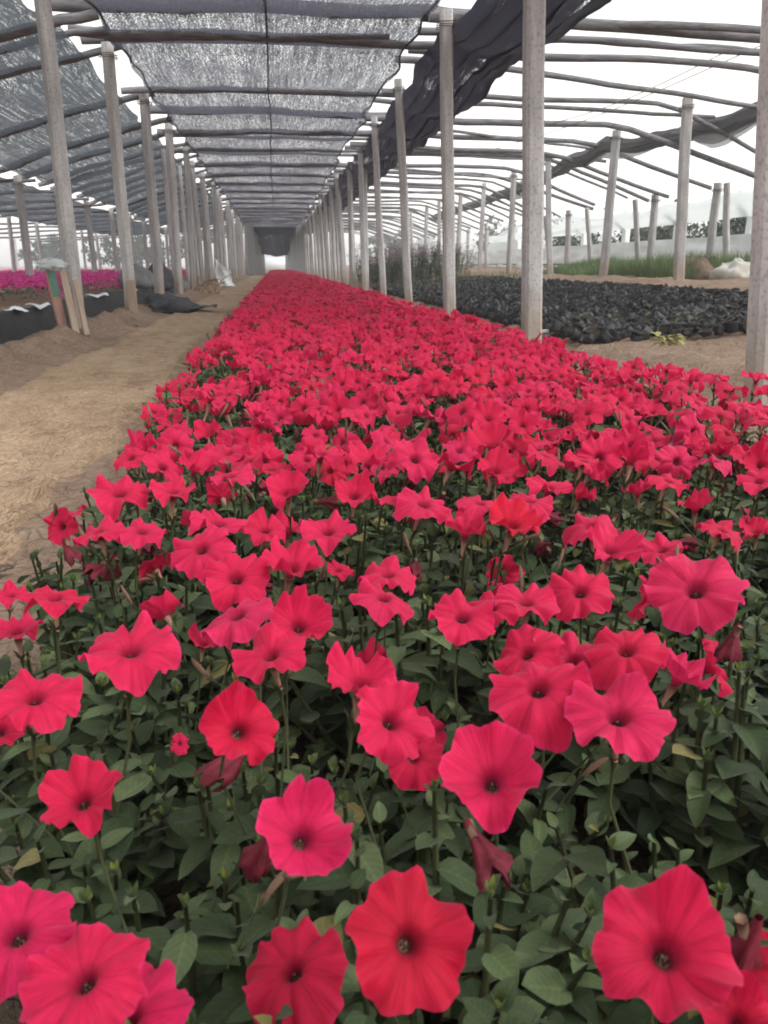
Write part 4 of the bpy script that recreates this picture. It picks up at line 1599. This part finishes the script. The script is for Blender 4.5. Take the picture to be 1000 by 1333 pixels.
# ------------------------------------------------------------------ right background: grass, rubble, film wall, trees
def blades(name, x0, x1, y0, y1, n, h0, h1, mat, label, seed, shape=None):
    r = random.Random(seed)
    b = MB()
    for i in range(n):
        x, y = r.uniform(x0, x1), r.uniform(y0, y1)
        hh = r.uniform(h0, h1)
        if shape:
            hh *= shape(x, y)
            if hh < .03:
                continue
        a = r.uniform(0, 6.28)
        z0 = gz(x, y)
        lx, ly = math.cos(a) * hh * .45, math.sin(a) * hh * .45
        w = .005
        wx, wy = -math.sin(a) * w, math.cos(a) * w
        b.add([(x - wx, y - wy, z0), (x + wx, y + wy, z0), (x + lx * .4 + wx * .8, y + ly * .4 + wy * .8, z0 + hh * .65), (x + lx * .4 - wx * .8, y + ly * .4 - wy * .8, z0 + hh * .65), (x + lx, y + ly, z0 + hh)],
              [(0, 1, 2, 3), (3, 2, 4)], 0, [(.5, 0)] * 5)
    o = link(name, b.mesh(name, mat))
    tag(o, label, 'grass', kind='stuff')


blades('grass', 6.1, 7.8, 11.4, 19, 24000, .10, .30, M_GRASSM, 'green grass growing between the posts and the film wall', 3, lambda x, y: .25 + 1.1 * max(0, nz(x, y, 2, .55) + .45) * (1.25 if y < 15 else .9))
blades('weeds', 2.2, 5.2, 15, 19, 2200, .1, .3, M_HERB, 'low weeds at the far end of the pot block', 4, lambda x, y: max(0, nz(x, y, 8, .8) + .3))
for i in range(34):
    y = 9.5 + 22 * (i / 33) + tri(.4)
    x = rng.uniform(8.0, 8.75)
    s = rng.uniform(.08, .22)
    o = link('rubble_stone', blob(100 + i, s, s * rng.uniform(.8, 1.3), s * rng.uniform(.6, 1), .35, 12, 8).mesh('rubble_stone', M_STONE), None, (x, y, gz(x, y)))
    tag(o, 'pale rubble stone at the foot of the white film wall', 'stone', 'rubble stones along the film wall')
c = at_y(953, 353, 11.2)
o = link('white_boulder', blob(140, .30, .34, .27, .5, 24, 14, 2.0).mesh('white_boulder', M_STONE), None, (c.x, c.y, c.z - .12))
tag(o, 'large pale boulder before the film wall beside the nearest post', 'boulder')
c = at_y(908, 356, 11.9)
o = link('soil_heap', blob(150, .42, .6, .30, .4, 26, 14).mesh('soil_heap', M_SOIL), None, (c.x, c.y, c.z - .10))
tag(o, 'brown soil heap between the far posts and the pale boulder', 'soil heap')
b = MB()
r = random.Random(5)
for t in range(160):
    a = r.uniform(0, 6.28)
    leaf_into(b, Vector((r.gauss(0, .12), r.gauss(0, .12), r.uniform(0, .12))), Vector((math.cos(a), math.sin(a), r.uniform(.1, 1.2))), Vector((0, 0, 1)), r.uniform(.06, .14), .02, .2, .4, 0, 3)
o = link('withered_weed', b.mesh('withered_weed', m_leaf('withered_leaf', (.10, .09, .08), (.15, .13, .12), (.2, .18, .16))), None, (c.x, c.y, c.z + .12))
tag(o, 'withered grey weed on top of the brown soil heap', 'weed')


def film(name, x, y0, y1, zt, zb, mat, label, seed, wob=.05, dx=0.0, nv=8, zt_f=None):
    P = []
    ys = list(np.arange(y0, y1, .2))
    for y in ys:
        for k in range(nv):
            t = k / (nv - 1)
            top = zt + (zt_f(y) if zt_f else .03 * nz(y, 1, seed, .6))
            P.append((x + dx * t + wob * nz(y * .9, t * 3, seed, 1), y, top + (zb + .02 * nz(y, 4, seed, .7) - top) * t))
    b = MB()
    b.grid(P, nv, len(ys))
    o = link(name, b.mesh(name, mat))
    tag(o, label, 'plastic film')
    return o


wallo = film('film_wall', 9.2, 8, 46, 1.16, .62, M_WHITE, 'long low white film wall along the far side of the nursery', 3)
b = MB()
b.tube([(9.15, y, .60 + .015 * nz(y, 0, 1, .8)) for y in np.arange(8, 46, .5)], .022, 6)
link('bottom_rail', b.mesh('bottom_rail', M_BLACK), wallo)
film('film_curtain', 8.9, 8, 34, 1.95, 1.48, M_FILM, 'milky film curtain draped above the low white film wall', 7, .10, .35, 10, lambda y: -.02 + .035 * math.cos(y * 2 * math.pi / 2.45 - .6) - .012 * (y - 12))
for i, (x, y, w) in enumerate([(11.5, 33, 3.2), (12.5, 38, 3.6), (9.5, 45, 3.5)]):
    P = []
    for j in range(14):
        for k in range(13):
            t = k / 12
            P.append((-w / 2 + w * t, -3 + 6 * j / 13, .7 + 1.7 * math.sin(math.pi * t) ** .7 + .05 * nz(j * .5, k * .5, i)))
    b = MB(); b.grid(P, 13, 14)
    o = link('film_tunnel', b.mesh('film_tunnel', M_FILM), None, (x, y, 0))
    tag(o, 'low white film tunnel far beyond the posts, ' + ['nearest of three', 'second of three', 'farthest of three by the horizon'][i], 'film tunnel', 'far film tunnels')


def tree(x, y, h, rad, seed, label, group, trunk_h=.35, ls=1.0):
    r = random.Random(seed)
    root = empty('tree', (x, y, gz(min(x, 12), y)))
    tag(root, label, 'tree', group)
    b = MB()
    b.tube([(0, 0, -.2), (.05, .02, h * .25), (0, .05, h * .5), (.05, 0, h * .8)], [.14, .11, .07, .03], 7)
    tips = []
    for k in range(9):
        a = r.uniform(0, 6.28)
        z0 = h * r.uniform(.25, .6)
        e = Vector((math.cos(a) * rad * r.uniform(.5, .9), math.sin(a) * rad * r.uniform(.5, .9), z0 + h * r.uniform(.1, .35)))
        b.tube([(0, 0, z0), e * .5 + Vector((0, 0, z0 * .5)), e], [.05, .035, .015], 5)
        tips.append(e)
    link('trunk', b.mesh('trunk', M_BARK), root)
    c = MB()
    for k in range(46):
        ce = r.choice(tips) + Vector((r.gauss(0, .3), r.gauss(0, .3), r.gauss(0, .3))) * rad * .8
        if k % 3 == 0:
            a = r.uniform(0, 6.28)
            ce = Vector((math.cos(a) * rad * r.random(), math.sin(a) * rad * r.random(), h * r.uniform(trunk_h, 1)))
        for t in range(42):
            p = ce + Vector((r.gauss(0, 1), r.gauss(0, 1), r.gauss(0, .8))) * .2
            d = Vector((r.gauss(0, 1), r.gauss(0, 1), r.gauss(-.2, 1))).normalized()
            s = d.cross(Vector((r.gauss(0, 1), r.gauss(0, 1), r.gauss(0, 1)))).normalized()
            L = r.uniform(.08, .17) * ls
            c.add([p, p + d * L * .5 + s * L * .3, p + d * L, p + d * L * .5 - s * L * .3], [(0, 1, 2, 3)], 0, [(.5, 0), (0, .5), (.5, 1), (1, .5)])
    link('crown', c.mesh('crown', M_TREE, smooth=False), root)


ty = [(11.2, 13.2), (12.6, 15.5), (11.3, 17.6), (12.4, 20.4), (11.6, 23.5), (13.0, 27.0), (12.0, 30.5)]
for i, (x, y) in enumerate(ty):
    tree(x, y, rng.uniform(1.15, 1.3), rng.uniform(.9, 1.2), 40 + i, f'dark green low tree, {ORD[i]} from the camera behind the white film wall', 'low trees behind the film wall', .1)
for i, x in enumerate([-52, -41, -33, -25, -17, -60, -12, 14, 24, 34]):
    tree(x, 92 + tri(8), rng.uniform(2.6, 3.8), rng.uniform(2.0, 3.2), 70 + i, 'small hazy tree on the far pale horizon', 'horizon trees', .25, 3.0)


# tall feathery herbs past the pots
def herb(x, y, h, seed, label):
    r = random.Random(seed)
    root = empty('feathery_bush', (x, y, gz(x, y)))
    tag(root, label, 'bush', 'feathery bushes past the black pots')
    b, p_ = MB(), MB()
    for s in range(26):
        a, rr = r.uniform(0, 6.28), .5 * math.sqrt(r.random())
        x0, y0 = rr * math.cos(a), rr * math.sin(a)
        hh = h * r.uniform(.75, 1.05)
        tipx, tipy = x0 * 1.4 + r.gauss(0, .06), y0 * 1.4 + r.gauss(0, .06)
        b.tube([(x0, y0, 0), (x0 * 1.15, y0 * 1.15, hh * .5), (tipx, tipy, hh)], [.008, .006, .003], 4)
        for t in range(30):
            u = r.uniform(.08, .8)
            c = Vector((x0 + (tipx - x0) * u, y0 + (tipy - y0) * u, hh * u))
            az = r.uniform(0, 6.28)
            leaf_into(b, c, Vector((math.cos(az), math.sin(az), r.uniform(0, .8))), Vector((0, 0, 1)), r.uniform(.08, .16), .035, .2, .3, 0, 2)
        for t in range(26):
            u = r.uniform(.72, 1.12)
            c = Vector((x0 + (tipx - x0) * u + r.gauss(0, .03), y0 + (tipy - y0) * u + r.gauss(0, .03), hh * u))
            az = r.uniform(0, 6.28)
            leaf_into(p_, c, Vector((math.cos(az), math.sin(az), r.uniform(.2, 1.4))), Vector((0, 0, 1)), r.uniform(.04, .08), .02, .2, .1, 0, 2)
    link('leafy_stems', b.mesh('leafy_stems', M_HERB), root)
    link('flower_plumes', p_.mesh('flower_plumes', M_HERBTOP), root)


hb = [(2.5, 18.6), (3.3, 18.9), (4.1, 18.7), (2.6, 19.9), (3.5, 20.1), (4.4, 20.0), (2.7, 21.4), (3.6, 21.8), (4.6, 21.6), (2.9, 23.4), (3.9, 23.8)]
for i, (x, y) in enumerate(hb):
    herb(x, y, rng.uniform(.72, .95), 80 + i, 'feathery bush with dull purple plumes, ' + (f'{ORD[i]} of three facing the black pots' if i < 3 else 'behind the front three'))
# white board added in place of the bright opening at the far end
b = MB()
b.box((0, 0, .55), (3.4, .06, 1.1))
o = link('opening_stand_in', b.mesh('opening_stand_in', M_WHITE), None, (.1, 62, .02))
tag(o, 'added white screen in place of the bright opening at the far end of the aisle', 'screen')

# ------------------------------------------------------------------ the air: faint haze volume under and around the nets
b = MB()
b.box((0, 100, 6), (660, 820, 16))
kh = NT('hazy_air')
kh.t.nodes.remove(kh.b)
vp = kh.n('ShaderNodeVolumePrincipled', Density=0.0035)
vp.inputs['Color'].default_value = (0.93, 0.92, 0.94, 1)
kh.l(vp.outputs[0], kh.out.inputs['Volume'])
o = link('haze', b.mesh('haze', kh.m, smooth=False))
o['kind'] = 'stuff'
o['label'] = 'faint pale haze in the air over the nursery'
